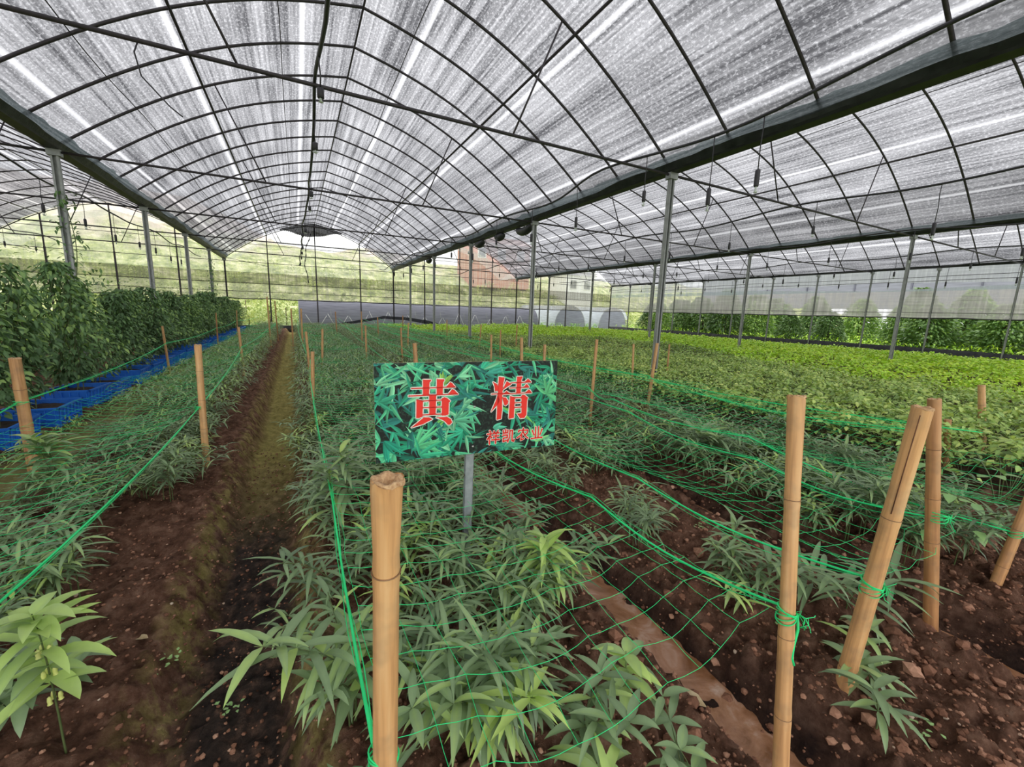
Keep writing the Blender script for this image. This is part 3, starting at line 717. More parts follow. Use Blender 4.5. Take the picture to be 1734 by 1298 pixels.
hero('lance_leaved_plant', 29, 1.70, .55, 'small drooping plant with dry pinkish leaf tips beside the foot of the leaning stake', nst=2, H=.26, spread=.14, nseg=6, Lf=.15, Wl=.024, t0=.38, young=0)
hero('lance_leaved_plant', 30, 1.50, .42, 'small sprig with four narrow leaves at the foot of the leaning stake', nst=1, H=.20, spread=.05, nseg=6, Lf=.13, Wl=.022, t0=.42, young=0)
hero('lance_leaved_plant', 31, 1.72, 1.10, 'isolated plant with a fan of narrow leaves on bare red soil behind the upright stake', nst=4, H=.30, spread=.17, nseg=6, Lf=.15, Wl=.020, t0=.34, young=0)
hero('lance_leaved_plant', 32, 1.74, 1.62, 'small tuft of narrow leaves on the bare soil between the two wet furrows', nst=4, H=.25, spread=.13, nseg=6, Lf=.12, Wl=.016, t0=.36, young=0)
hero('lance_leaved_plant', 33, 2.02, .72, 'plant with long arching leaves crossing in front of the reddish upright stake', nst=3, H=.42, spread=.26, nseg=6, Lf=.22, Wl=.024, t0=.36, young=0)
hero('lance_leaved_plant', 34, -.02, 2.50, 'pale small-leaved sprig leaning over the trodden path, left of the netted bed', nst=1, H=.22, spread=.16, nseg=6, Lf=.08, Wl=.015, t0=.5, young=0)
hero('lance_leaved_plant', 35, 2.95, 2.2, 'plant with tall wide grey-green leaves in the third netted bed, near the slender stake', nst=3, H=.52, spread=.2, nseg=6, Lf=.24, Wl=.034, t0=.42, young=0)
hero('lance_leaved_plant', 36, .84, .50, 'dark spotted lance-leaved clump under the near edge of the net, right of the bottom centre', nst=3, H=.24, spread=.16, nseg=6, Lf=.12, Wl=.024, t0=.34, young=.1)
hero('lance_leaved_plant', 37, -1.35, 3.3, 'plant holding up two long pale leaves among the netted plants on the left', nst=2, H=.55, spread=.1, nseg=6, Lf=.19, Wl=.034, t0=.55, young=0)
# broad light-green climbing plant by the right edge
rg4 = np.random.default_rng(44); r = empty('broad_leaved_plant', (3.10, .78, float(soil_h(3.10, .78))))
mb = MB(); n = 46; az = rg4.random(n)*6.283; rr = .05+.30*rg4.random(n); z = .12+.42*rg4.random(n); el = rg4.uniform(-.5, .3, n)
leaves(mb, np.stack([rr*np.cos(az), rr*np.sin(az), z], 1), np.stack([np.cos(az)*np.cos(el), np.sin(az)*np.cos(el), np.sin(el)], 1), rg4.uniform(.06, .10, n), rg4.uniform(.04, .065, n), .6, 5, 'heart', .12, .4+.5*rg4.random(n))
mb.build('foliage', M['broad'], r, tint=True); sb = MB()
for k in range(9):
    a = k*.7; sb.tube([(0, 0, -.05), (.07*math.cos(a), .07*math.sin(a), .2), (.28*math.cos(a), .28*math.sin(a), .30+.24*rg4.random())], .0025, 4, False)
sb.build('stem', M['stem'], r); tag(r, 'light green broad-leaved bean-like plant between the reddish stake and the right edge', 'plant')

# ------------------------------------------------------------------ low bushy crop on the right
def canopy_z(x, y): return .34+.10*vnoise(x, y, .9, 70)+.09*vnoise(x, y, 2.6, 71)+.06*vnoise(x, y, 7, 72)+.07*sstep(8.6, 11, x)-.19*sstep(14, 20, x)
herbs = []
for k in range(6):
    rgk = np.random.default_rng(200+k); fb = MB(); sb = MB(); n = 150
    az = rgk.random(n)*6.283; ct = rgk.random(n); R_ = .24
    b = np.stack([R_*np.sin(ct*1.5)*np.cos(az), R_*np.sin(ct*1.5)*np.sin(az), .14+.26*np.cos(ct*1.4)+rgk.normal(0, .03, n)], 1); el = rgk.uniform(-.55, .35, n)
    leaves(fb, b, np.stack([np.cos(az+rgk.normal(0, .7, n))*np.cos(el), np.sin(az+rgk.normal(0, .7, n))*np.cos(el), np.sin(el)], 1), rgk.uniform(.04, .068, n), rgk.uniform(.024, .038, n), .5, 3, 'ovate', .2, np.clip(.46+rgk.normal(0, .18, n)+.16*(b[:, 2]-.3)/.1, 0, 1), roll=rgk.normal(0, .35, n))
    for q in range(7):
        a = q*.9; sb.tube([(0, 0, -.06), (.08*math.cos(a), .08*math.sin(a), .18), (.18*math.cos(a), .18*math.sin(a), .33)], .003, 4, False)
    herbs.append((fb.mesh('foliage', [M['herb']], tint=True), sb.mesh('stem', [M['stem']])))
def lime_edge(y): return np.interp(y, [0, 1.6, 3.6, 5.4, 9.3, 13.5, 14.8, 18.5, 24], [8.3, 8.4, 8.75, 9.1, 11.0, 10.4, 7.6, 4.8, 4.0])
hp = []
for x in np.arange(4.35, 10.5, .34):
    for y in np.arange(.2, 9.0, .34):
        xx, yy = x+rg.uniform(-.1, .1), y+rg.uniform(-.1, .1)
        if xx < lime_edge(yy) and _f[0]*xx+_f[1]*yy > .2 and xx*.2 < yy+.35: hp.append((xx, yy))
hp.sort(key=lambda p: math.hypot(*p)); hn = hp[:275]
for x, y in hn:
    ang = math.atan2(x, y)*57.3; zone = ('nearer half' if math.hypot(x, y) < 7.6 else 'farther half')+', seen '+('left of the big grey post' if ang < 46.5 else ('between the big grey post and the next' if ang < 70 else 'near the right edge'))
    put_plant('bushy_herb', herbs[int(rg.integers(6))], x, y, rg.uniform(.85, 1.1)+.1*float(vnoise(x, y, .9, 70)), rg.random()*6.28, f'bushy crop herb, {zone}', 'plant', f'bushy herbs {zone}')
rmax = math.hypot(*hn[-1])
def cover(name, mat, x0, x1, y0, y1, dens, cond, L, Wl, t0, seed, label, dz=.16):
    rgc = np.random.default_rng(seed); n = int((x1-x0)*(y1-y0)*dens)
    x = rgc.uniform(x0, x1, n); y = rgc.uniform(y0, y1, n); k = cond(x, y); x, y = x[k], y[k]
    dist = np.hypot(x, y); k = rgc.random(len(x)) < np.clip(9.5/dist, .35, 1); x, y, dist = x[k], y[k], dist[k]; n = len(x)
    big = np.clip((dist/9.0)**.5, 1, 1.7)
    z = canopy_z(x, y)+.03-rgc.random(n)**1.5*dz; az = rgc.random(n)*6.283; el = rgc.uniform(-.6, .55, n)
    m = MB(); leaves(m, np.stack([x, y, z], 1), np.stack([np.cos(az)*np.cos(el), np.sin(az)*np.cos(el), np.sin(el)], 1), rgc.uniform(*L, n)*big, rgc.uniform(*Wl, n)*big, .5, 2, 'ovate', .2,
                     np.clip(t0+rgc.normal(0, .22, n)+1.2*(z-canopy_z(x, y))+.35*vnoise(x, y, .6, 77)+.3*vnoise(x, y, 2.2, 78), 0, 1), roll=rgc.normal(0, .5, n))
    tag(m.build(name, mat, tint=True), label, 'plants', kind='stuff')
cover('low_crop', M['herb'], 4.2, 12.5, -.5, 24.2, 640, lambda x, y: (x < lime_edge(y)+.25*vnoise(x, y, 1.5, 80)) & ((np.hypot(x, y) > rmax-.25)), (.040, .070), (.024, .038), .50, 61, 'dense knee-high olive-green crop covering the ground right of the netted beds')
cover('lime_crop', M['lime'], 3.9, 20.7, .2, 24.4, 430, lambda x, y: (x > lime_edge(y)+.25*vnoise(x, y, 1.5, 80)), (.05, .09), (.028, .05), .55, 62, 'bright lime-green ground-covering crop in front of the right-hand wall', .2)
cover('left_crop', M['lime'], -10.8, -5.2, 3.0, 24.2, 150, lambda x, y: x < 0, (.07, .11), (.04, .06), .45, 63, 'low bright green crop in the left bay, glimpsed between the climbing plants')
# the dark ground seen between the low plants is the soil itself

# ------------------------------------------------------------------ blue crates and climbing vines
def crate_master():
    r = empty('plastic_crate', (0, 0, 0)); L, Wd, H = .56, .44, .235
    m = MB(); o_ = .0
    def frus(z0, z1, a0, a1, th):     # four leaning walls
        for (sx, sy) in ((1, 0), (-1, 0), (0, 1), (0, -1)):
            def rectp(z, inset, e):
                hw, hl = Wd/2-e-inset, L/2-e-inset
                return [(sx*hw, -hl, z), (sx*hw, hl, z)] if sx else [(-hw, sy*hl, z), (hw, sy*hl, z)]
            V = rectp(z0, 0, a0)+rectp(z1, 0, a1)+rectp(z0, th, a0)+rectp(z1, th, a1)
            m.add(V, [(0, 1, 3, 2), (4, 6, 7, 5), (0, 4, 5, 1), (2, 3, 7, 6), (0, 2, 6, 4), (1, 5, 7, 3)])
    frus(0, H, .03, .012, .006); m.box((-Wd/2+.03, -L/2+.03, 0), (Wd/2-.03, L/2-.03, .008))
    m.build('body', M['blue'], r, smooth=False)
    m = MB(); t_ = .022
    for a, b in (((-Wd/2, -L/2), (Wd/2, -L/2+t_)), ((-Wd/2, L/2-t_), (Wd/2, L/2)), ((-Wd/2, -L/2), (-Wd/2+t_, L/2)), ((Wd/2-t_, -L/2), (Wd/2, L/2))):
        m.box((a[0], a[1], H-.014), (b[0], b[1], H+.004))
    m.build('rim', M['blue'], r, smooth=False)
    m = MB()
    for s in (-1, 1):
        for q in range(7):
            y = -L/2+.04+q*(L-.08)/6; m.add([(s*(Wd/2-.030), y-.005, .01), (s*(Wd/2-.030), y+.005, .01), (s*(Wd/2-.008), y+.005, H-.014), (s*(Wd/2-.008), y-.005, H-.014), (s*(Wd/2-.016), y-.005, .01), (s*(Wd/2-.016), y+.005, .01), (s*(Wd/2), y+.005, H-.014), (s*(Wd/2), y-.005, H-.014)],
                  [(0, 1, 2, 3), (4, 7, 6, 5), (0, 3, 7, 4), (1, 5, 6, 2)])
        for z in (.045, .10):
            m.box((min(s*(Wd/2-.02), s*(Wd/2-.004)), -L/2+.04, z), (max(s*(Wd/2-.02), s*(Wd/2-.004)), L/2-.04, z+.008))
        for q in range(6):
            x = -Wd/2+.04+q*(Wd-.08)/5; m.box((x-.005, min(s*(L/2-.028), s*(L/2-.004)), .02), (x+.005, max(s*(L/2-.028), s*(L/2-.004)), H-.014))
        for z in (.05, .11): m.box((-Wd/2+.04, min(s*(L/2-.02), s*(L/2-.004)), z), (Wd/2-.04, max(s*(L/2-.02), s*(L/2-.004)), z+.008))
    m.build('ribs', M['blue'], r, smooth=False)
    n = 14; gx = np.linspace(-Wd/2+.02, Wd/2-.02, n); gy = np.linspace(-L/2+.02, L/2-.02, n); X, Y = np.meshgrid(gx, gy)
    i = np.arange(n-1)[:, None]*n+np.arange(n-1)[None]
    link('soil', mesh('soil', np.stack([X, Y, .19+.03*vnoise(X, Y, 20, 90)], -1).reshape(-1, 3), [np.stack([i, i+1, i+n+1, i+n], -1).reshape(-1, 4)], [M['potting']]), r)
    return r
crate = None; ycr = [5.61+.815*k+.28 for k in range(-3, 22)]
vines = []
for k in range(5):
    rgk = np.random.default_rng(300+k); fb, sb = MB(), MB(); n = 1500; Hh = 1.0
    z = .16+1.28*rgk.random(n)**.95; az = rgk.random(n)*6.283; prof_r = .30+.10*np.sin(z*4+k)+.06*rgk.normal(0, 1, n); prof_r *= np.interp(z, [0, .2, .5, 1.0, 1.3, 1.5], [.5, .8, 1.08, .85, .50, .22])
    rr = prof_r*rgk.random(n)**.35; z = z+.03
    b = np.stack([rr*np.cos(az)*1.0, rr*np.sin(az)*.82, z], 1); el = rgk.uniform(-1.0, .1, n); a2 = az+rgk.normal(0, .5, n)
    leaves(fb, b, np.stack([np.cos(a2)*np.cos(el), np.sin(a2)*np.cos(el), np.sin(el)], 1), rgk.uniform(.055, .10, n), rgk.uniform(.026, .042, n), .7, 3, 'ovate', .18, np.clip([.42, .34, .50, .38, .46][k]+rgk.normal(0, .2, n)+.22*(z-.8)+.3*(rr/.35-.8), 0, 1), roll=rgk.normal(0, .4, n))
    for q in range(6):
        a = q*1.05; t = np.linspace(0, 1, 8); sb.tube(np.stack([.1*np.cos(a+t*4), .1*np.sin(a+t*4), .0+1.35*t], 1), .006, 5, False)
    # wisps at the top
    m_ = 26; zz = 1.4+.22*rgk.random(m_); ww = rgk.normal(0, .16, m_)
    leaves(fb, np.stack([ww, rgk.normal(0, .2, m_), zz], 1), rgk.normal(0, 1, (m_, 3))*[1, 1, .3], .07, .03, .5, 3, 'ovate', .2, .6)
    vines.append((fb.mesh('foliage', [M['vine']], tint=True), sb.mesh('stem', [M['stem']])))
for k, y in enumerate(ycr):
    x = -2.385+.03*float(vnoise(y, 0, 2, 91)); z = float(min(soil_h(x+.2, y), soil_h(x-.2, y), soil_h(x, y)))-.012
    if crate is None: crate = crate_master(); c = crate
    else: c = copy_tree(crate)
    c.location = (x, y, z); c.rotation_euler = (0, 0, random.uniform(-.07, .07))
    tag(c, f'blue plastic crate of soil at the foot of the vines, {ORD[k]} from the camera', 'crate', 'blue crates along the vine row')
    hz = [1.0, .98, 1.04, 1.10, 1.16, 1.05, .96, .98, 1.02, .95, .98, 1.0][k % 12]
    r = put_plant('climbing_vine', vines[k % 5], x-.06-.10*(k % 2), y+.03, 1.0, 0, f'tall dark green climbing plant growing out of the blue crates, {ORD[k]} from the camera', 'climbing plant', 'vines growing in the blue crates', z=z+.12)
    r.scale = (1.0, 1.0, hz*random.uniform(.82, .97))
for k in range(10):
    y = 4.2+1.95*k; x = -4.25+.2*random.random()
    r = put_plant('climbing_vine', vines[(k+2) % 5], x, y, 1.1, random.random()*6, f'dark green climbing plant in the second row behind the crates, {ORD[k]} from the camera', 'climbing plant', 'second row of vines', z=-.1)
    r.scale = (1.3, 1.25, random.uniform(.95, 1.15))
# wisps climbing two of the posts
for (y, z0, z1, lab, sd) in ((8.72, 1.4, 2.75, 'thin leafy shoot climbing the nearest visible grey post on the left', 1), (20.5, 1.0, 2.9, 'thin leafy shoot climbing the last grey post of the vine row', 2)):
    rgk = np.random.default_rng(400+sd); r = empty('climbing_shoot', (-2.93, y, .05)); n = 150 if sd == 1 else 220
    z = rgk.uniform(z0, z1, n); w = .22*(1-(z-z0)/(z1-z0))+.06
    fb = MB(); d = rgk.normal(0, 1, (n, 3)); d[:, 2] -= .6
    leaves(fb, np.stack([rgk.normal(0, 1, n)*w*.6, rgk.normal(0, 1, n)*w, z], 1), d, rgk.uniform(.06, .11, n), .035, .5, 3, 'ovate', .2, np.clip(.4+rgk.normal(0, .15, n), 0, 1)); fb.build('foliage', M['vine'], r, tint=True)
    t = np.linspace(0, 1, 30); MB().tube(np.stack([.04*np.cos(t*9), .06*np.sin(t*9), -.1+t*(z1+.05)], 1), .006, 5).build('stem', M['stem'], r); tag(r, lab, 'climbing plant')
# weeds at the foot of the crates
rgw = np.random.default_rng(9); n = 5200; x = rgw.uniform(-2.16, -1.86, n); y = rgw.uniform(2.5, 22, n)**1.0; m = MB(); az = rgw.random(n)*6.28; el = rgw.uniform(.1, 1.2, n)
leaves(m, np.stack([x, y, soil_h(x, y)+.06*rgw.random(n)], 1), np.stack([np.cos(az)*np.cos(el), np.sin(az)*np.cos(el), np.sin(el)], 1), rgw.uniform(.03, .07, n), .014, .6, 2, 'ovate', .2, np.clip(.4+rgw.normal(0, .2, n), 0, 1))
tag(m.build('ground_weeds', M['herb'], tint=True), 'small weeds growing along the foot of the blue crates', 'weeds', kind='stuff')

# ------------------------------------------------------------------ soil clods and pebbles
def ico():
    b = bmesh.new(); bmesh.ops.create_icosphere(b, subdivisions=1, radius=1); V = np.array([v.co[:] for v in b.verts]); F = np.array([[v.index for v in f.verts] for f in b.faces]); b.free(); return V, F
IV, IF = ico()
rgc = np.random.default_rng(77); n = 34000
x = rgc.uniform(-1.5, 4.1, n); y = .15+4.6*rgc.random(n)**1.6; r_ = np.clip(rgc.lognormal(-5.30, .62, n), .0018, .036); k = (r_ < .011) | ((x > .7) & (y < 2.4)); x, y, r_ = x[k], y[k], r_[k]; n = len(x)
sc = r_[:, None, None]*rgc.uniform(.6, 1.25, (n, 12, 3))*np.array([1, 1, .75]); V = IV[None]*sc; a = rgc.random(n)*6.28
V = np.stack([V[..., 0]*np.cos(a)[:, None]-V[..., 1]*np.sin(a)[:, None]+x[:, None], V[..., 0]*np.sin(a)[:, None]+V[..., 1]*np.cos(a)[:, None]+y[:, None], V[..., 2]+(soil_h(x, y)+r_*.25)[:, None]], -1)
F = (IF[None]+np.arange(n)[:, None, None]*12).reshape(-1, 3)
def clod_mat():
    t = NT('soil_clods'); tint = t.n('ShaderNodeAttribute', attribute_name='tint').outputs['Fac']; nz = t.noise(t.obj(), 90, 3)
    c = t.ramp(t.math('ADD', tint, t.math('MULTIPLY', t.math('SUBTRACT', nz, .5), .4)), [(.1, (.07, .034, .022)), (.5, (.27, .13, .08)), (.8, (.52, .29, .19)), (1.0, (.62, .50, .38))])
    return t.done(t.bsdf(c, .9, 0, t.bump(nz, .6, .004), .12))
M['clod'] = clod_mat()
tag(link('soil_crumbs', mesh('soil_crumbs', V.reshape(-1, 3), [F], [M['clod']], smooth=False, attr=np.repeat(np.clip(rgc.normal(.46, .17, n), 0, 1), 12))), 'loose crumbs and pebbles of red-brown soil over the near beds and path', 'soil', kind='stuff')
# fallen dry leaves
for (x, y, s, lab) in ((-.62, 1.22, .028, 'small orange-yellow dry leaf fallen on the soil at the lower left'), (-.57, 1.86, .05, 'curled straw-coloured dry leaf on the soil left of the path'),
                       (1.42, .30, .075, 'pale dry leaf lying on bare soil at the foot of the leaning stake'), (1.93, .62, .08, 'pinkish dry leaf hanging low beside the reddish stake'), (1.14, .72, .10, 'pale dry leaf lying across the muddy furrow behind the upright stake')):
    m = MB(); leaves(m, [(0, 0, 0)], [(1, .3, .05)], s*1.6, s*.55, .5, 5, 'lance', .3, .5)
    o = m.build('dry_leaf', M['dry']); o.location = (x, y, float(soil_h(x, y))+.015); o.rotation_euler = (0, 0, x*7); tag(o, lab, 'dead leaf')
# tiny seedlings
rgs = np.random.default_rng(15)
for q, (x, y, lab) in enumerate(((-.28, 1.52, 'tiny bright seedling in the middle of the dark path'), (-.50, 1.75, 'tiny bright seedling on the mossy edge left of the path'), (1.70, .78, 'tiny yellow-green seedling left of the leaning stake'), (1.62, .36, 'cluster of tiny yellow-green seedlings at the foot of the leaning stake'), (2.1, 1.5, 'tiny bright seedling on bare soil behind the upright stake'), (1.45, 1.75, 'tiny bright seedling beside the muddy furrow, behind the net'), (-.12, 3.4, 'tiny yellow seedling on the mossy path'))):
    m = MB(); n = 16; az = rgs.random(n)*6.28
    leaves(m, np.stack([rgs.normal(0, .02, n), rgs.normal(0, .02, n), .012+.02*rgs.random(n)], 1), np.stack([np.cos(az), np.sin(az), .4+0*az], 1), .016, .011, .5, 3, 'heart', .1, .85)
    o = m.build('seedling', M['broad'], tint=True); o.location = (x, y, float(soil_h(x, y))); tag(o, lab, 'seedling')

# ------------------------------------------------------------------ bamboo stakes
def stake(base, top, r, label, seed=0, flare=True, group=None, nodes=None, parts=True):
    base = np.array(base, float); top = np.array(top, float); d = top-base; L = np.linalg.norm(d)
    o = empty('bamboo_stake', tuple(base)); q = Vector((0, 0, 1)).rotation_difference(Vector(d/L)); o.rotation_mode = 'QUATERNION'; o.rotation_quaternion = q
    rg_ = random.Random(seed); nd = nodes or [z for z in np.arange(rg_.uniform(.08, .2), L-.05, rg_.uniform(.19, .27))]
    zz = sorted(set([-.08, 0]+[z+e for z in nd for e in (-.03, -.008, 0, .008, .03)]+[L-.012, L])); n = 20 if parts else 8; pr = []
    for z in zz:
        k = 1.0-.10*z/L
        for e in nd:
            if abs(z-e) < .004: k *= 1.0
            elif abs(z-e) < .012: k *= 1.055
        if flare and z > L-.014: k *= 1.08+.12*(seed in (1, 2))
        pr.append((r*k, z))
    m = MB().lathe(pr, n)
    if flare:   # battered lip
        V = m.V[0]; s = V[:, 2] > L-.004; V[s, :2] *= (1+.10*np.sin(np.arctan2(V[s, 1], V[s, 0])*3+seed))[:, None]; V[s, 2] += .004*np.sin(np.arctan2(V[s, 1], V[s, 0])*2+seed)
    if not parts: m.lathe([(pr[-1][0], L), (.0001, L)], n)
    m.build('culm', M['bamboo'], o)
    if parts:
        for z in nd: MB().tube([(r*1.005*math.cos(a), r*1.005*math.sin(a), z) for a in np.linspace(0, 2*math.pi, 21)], r*.045, 5, False).build('node', M['bamboo_node'], o)
        rt = pr[-1][0]; mm = MB().lathe([(rt*1.02, L-.004), (rt*.97, L+.003), (rt*.72, L+.002), (rt*.42, L-.003), (rt*.38, L-.03)], 20)
        V = mm.V[0]; an = np.arctan2(V[:, 1], V[:, 0]); k = V[:, 2] < L+.0025; V[k, 0] += rt*.12*(V[k, 2] < L); V[:, 2] += .0022*np.sin(an*5+seed)*(V[:, 2] > L-.01)
        mm.build('sawn_end', M['bamboo_cut'], o); MB().lathe([(rt*.45, L-.028), (.0001, L-.03)], 12).build('hollow', M['bamboo_hollow'], o)
    return tag(o, label, 'stake', group)
G = 'bamboo stakes holding the nets'
stake((.095, .665, -.02), (.108, .606, 1.0), .0225, 'thick pale bamboo stake with a hollow sawn top, nearest the camera, left of signboard', 1, nodes=[.10, .42, .865])
stake((1.125, .475, 0), (1.225, .635, 1.05), .0205, 'upright bamboo stake with a flared brown top at the front right of the signboard bed', 2, nodes=[.18, .40, .78])
stake((1.58, .54, -.01), (1.605, .49, 1.02), .0255, 'bamboo stake leaning to the right with a long split down its front', 3, nodes=[.13, .42, .68])
_s = [o for o in bpy.data.objects if o.name.startswith('bamboo_stake')][-1]; MB().tube([(-.0250, -.0045, .70), (-.0243, -.0050, .84), (-.0236, -.0060, 1.012)], .0014, 4).build('split', M['bamboo_hollow'], _s)
stake((2.25, .52, -.02), (2.22, .65, .97), .0235, 'reddish-brown upright bamboo stake just behind the leaning one', 4, flare=False, nodes=[.42, .60, .80])
stake((2.90, .51, 0), (3.08, .46, .95), .0215, 'weathered bamboo stake leaning out of the view at the right edge', 5, nodes=[.14, .33, .55, .75])
stake((4.96, 1.28, -.02), (4.95, 1.34, .46), .025, 'short thin bamboo stake with a flat cap right of the reddish stake', 6, nodes=[.2, .36])
stake((6.02, 1.33, -.02), (5.99, 1.44, .69), .030, 'grey-brown stake standing in the low crop near the right edge', 7, flare=False)
stake((-1.74, 4.07, -.03), (-1.74, 4.07, .83), .034, 'thick brown stake with a pale cut top at the left edge, before the crates', 8, flare=False)
stake((-.68, 3.76, -.05), (-.66, 3.76, .94), .024, 'bamboo stake with a frayed top on the left bank of the path', 9)
far = [(.09, 4.71, .78, .024, 'dark brown stake on the right bank of the path, nearest the camera'), (.14, 6.6, .88, .022, 'slim stake on the right bank of the path, second from the camera'), (.33, 7.74, .86, .022, 'short stake inside the signboard bed beside the path'),
       (-.88, 8.54, .84, .026, 'dark stake halfway along the left bank of the path'), (-1.94, 8.7, .84, .022, 'slim stake in front of the blue crates, second along the row'), (-2.0, 14, .96, .022, 'slim stake by the far blue crates'), (-1.95, 17.9, .98, .022, 'farthest slim stake by the blue crates'),
       (-.72, 14, 1.45, .024, 'tall slim stake on the left bank near the far end of the path'), (-.62, 16.5, 1.36, .022, 'pale slim stake behind the tall one at the far left bank'), (-.12, 12, 1.15, .022, 'slim stake at the far right bank of the path'), (.09, 11.5, 1.16, .026, 'thicker brown stake close by at the far right bank of the path'),
       (1.54, 11.8, .92, .022, 'slim stake far along the signboard bed, above the left end of the board'), (1.18, 8.5, .90, .022, 'dark leaning stake left of the signboard top, by the first furrow'), (1.82, 8.2, .88, .022, 'thin stake above the left part of the signboard'), (1.29, 4.96, .84, .034, 'short thick brown stake rising just behind the signboard top edge'),
       (4.27, 10.2, .90, .022, 'thin grey stake between the two post rows, above the signboard'), (4.4, 13.2, .92, .022, 'far thin stake near the lime-green crop'), (2.76, 6.04, .88, .022, 'stake above the middle of the signboard'), (2.99, 5.4, .88, .030, 'orange-brown stake rising above the right part of the signboard'),
       (3.02, 4.85, .82, .026, 'short orange stake at the right corner of the signboard'), (2.84, 3.55, .99, .021, 'slender light bamboo stake just right of the signboard'), (4.49, 4.64, .84, .020, 'thin slanting stake left of the big grey post'), (4.0, 3.85, .92, .026, 'reddish stake directly in front of the big grey post'),
       (5.4, 10.2, .90, .022, 'thin leaning stake far behind the signboard, right part'), (5.55, 4.95, .80, .018, 'thin twisted stake with shoots standing in the low crop right of the big grey post'), (2.5, 15, .92, .024, 'far stake behind the second netted bed'), (2.45, 10.5, .90, .022, 'stake halfway along the second furrow'),
       (3.85, 8.0, .86, .022, 'stake at the outer edge of the third netted bed'), (1.25, 16, 1.05, .024, 'distant stake by the draped black net'), (3.9, 17.5, .95, .024, 'distant stake before the end wall, at the third bed'), (2.6, 20, 1.05, .026, 'farthest stake before the end wall, right of the draped net peak')]
for q, (x, y, h, r_, lab) in enumerate(far):
    lean = random.Random(q)
    stake((x, y, -.05), (x+lean.uniform(-.05, .05), y+lean.uniform(-.05, .05), h), r_*.85, lab, q+20, flare=False, group=G, parts=r_ > .023)

# ------------------------------------------------------------------ green crop nets
def net(name, xa, xb, y0, y1, z, cell, label, seed, ropes, sagd=.07, front=None):
    """xa(y), xb(y): rope lines; ropes: list of polylines"""
    r = empty(name, (0, 0, 0)); tag(r, label, 'net', 'green nets over the beds')
    nx = max(4, int(round((xb-xa)/cell))); m = MB()
    ys = np.arange(y0, y1, cell); us = np.linspace(0, 1, nx+1)
    U, Yg = np.meshgrid(us, ys)
    per = 2.1; post = np.abs(np.sin((Yg-y0)*math.pi/per))
    Z = z-sagd*np.sin(U*math.pi)-.035*post+.05*vnoise(U*(xb-xa), Yg, 1.6, seed)+.022*vnoise(U*(xb-xa), Yg, 6, seed+1)
    X = xa+(xb-xa)*U+.03*vnoise(U*3, Yg, 1.2, seed+2)+.022*vnoise(U*9, Yg, 7, seed+3); Yg = Yg+.03*vnoise(U*5, Yg, 2.5, seed+4)+.018*vnoise(U*9, Yg, 8, seed+5)
    if front is not None: Z = Z-front*np.clip(1-(Yg-y0)/.35, 0, 1)**2*np.sin(U*math.pi)
    P = np.stack([X, Yg, Z], -1); ny = len(ys)
    def strands(Q, rad):     # Q (k, n, 3): tubes with three sides, straight between knots with a slight sag
        k, n_ = Q.shape[:2]; mid = (Q[:, 1:]+Q[:, :-1])/2; mid[..., 2] -= .004
        Q2 = np.empty((k, 2*n_-1, 3)); Q2[:, ::2] = Q; Q2[:, 1::2] = mid; n2 = 2*n_-1
        T = unit(np.gradient(Q2, axis=1)); A = unit(np.cross(T, [0, 0, 1.0])); B = np.cross(A, T)
        ang = [math.pi/2, math.pi/2+2.094, math.pi/2+4.189]
        V = np.stack([Q2+rad*(math.cos(a)*A+math.sin(a)*B) for a in ang], 2)
        base = (np.arange(k)[:, None, None]*n2+np.arange(n2-1)[None, :, None])*3; j = np.arange(3)[None, None]; j2 = (j+1) % 3
        F = np.stack([base+j, base+j2, base+3+j2, base+3+j], -1).reshape(-1, 4); m.add(V.reshape(-1, 3), F)
    strands(P, .00085); strands(np.swapaxes(P, 0, 1), .00085)
    m.build('netting', M['net_green'], r, smooth=True)
    for s, pl in enumerate(ropes):
        pl = np.array(pl, float); t = np.linspace(0, len(pl)-1, 12*(len(pl)-1)+1); q = np.stack([np.interp(t, np.arange(len(pl)), pl[:, c]) for c in range(3)], 1)
        q[:, 2] -= .05*np.sin((t % 1)*math.pi)
        m = MB().tube(q, .0038, 6)
        for e in range(2):
            o_ = np.stack([.010*np.sin(t*7+e*2), 0*t, .014*np.cos(t*5+e*1.7)-.012*e*np.abs(np.sin((t % 1)*math.pi))], 1)
            m.tube(q+o_, .0012, 4, False)
        m.build('edge_rope', M['net_green'], r)
    return r
def knot(parent, c, r, n=4, tail=True):
    m = MB(); c = np.array(c)
    for k in range(n):
        a = np.linspace(0, 2*math.pi, 22); m.tube(np.stack([c[0]+(r+.003)*np.cos(a), c[1]+(r+.003)*np.sin(a), c[2]+(k-n/2)*.006+.01*np.cos(a+k)], 1), .0017, 5, False)
    if tail:
        rk = random.Random(int(c[0]*100))
        for k in range(10):
            P = [c+np.array([r+.005, -r, 0])]
            for s in range(4): P.append(P[-1]+np.array([rk.uniform(-.018, .022), rk.uniform(-.015, .015), rk.uniform(-.022, .012)]))
            m.tube(P, .0012, 4, False)
    m.build('knot', M['net_green'], parent)
nA = net('crop_net', -1.62, -.76, 1.15, 21.5, .46, .10, 'green net stretched over the bed between the crates and the path', 500,
         [[(-.78, .9, .46), (-.69, 3.76, .47), (-.88, 8.54, .50), (-.76, 14, .55), (-.7, 19, .6), (-.75, 21.5, .62)], [(-1.66, 1.2, .40), (-1.76, 4.07, .52), (-1.94, 8.7, .56), (-2.0, 14, .55), (-1.95, 17.9, .62), (-1.5, 21.3, .68)]])
knot(nA, (-.69, 3.76, .47), .024, 3, False); knot(nA, (-.88, 8.54, .5), .02, 3, False); knot(nA, (-1.745, 4.07, .52), .034, 3, False)
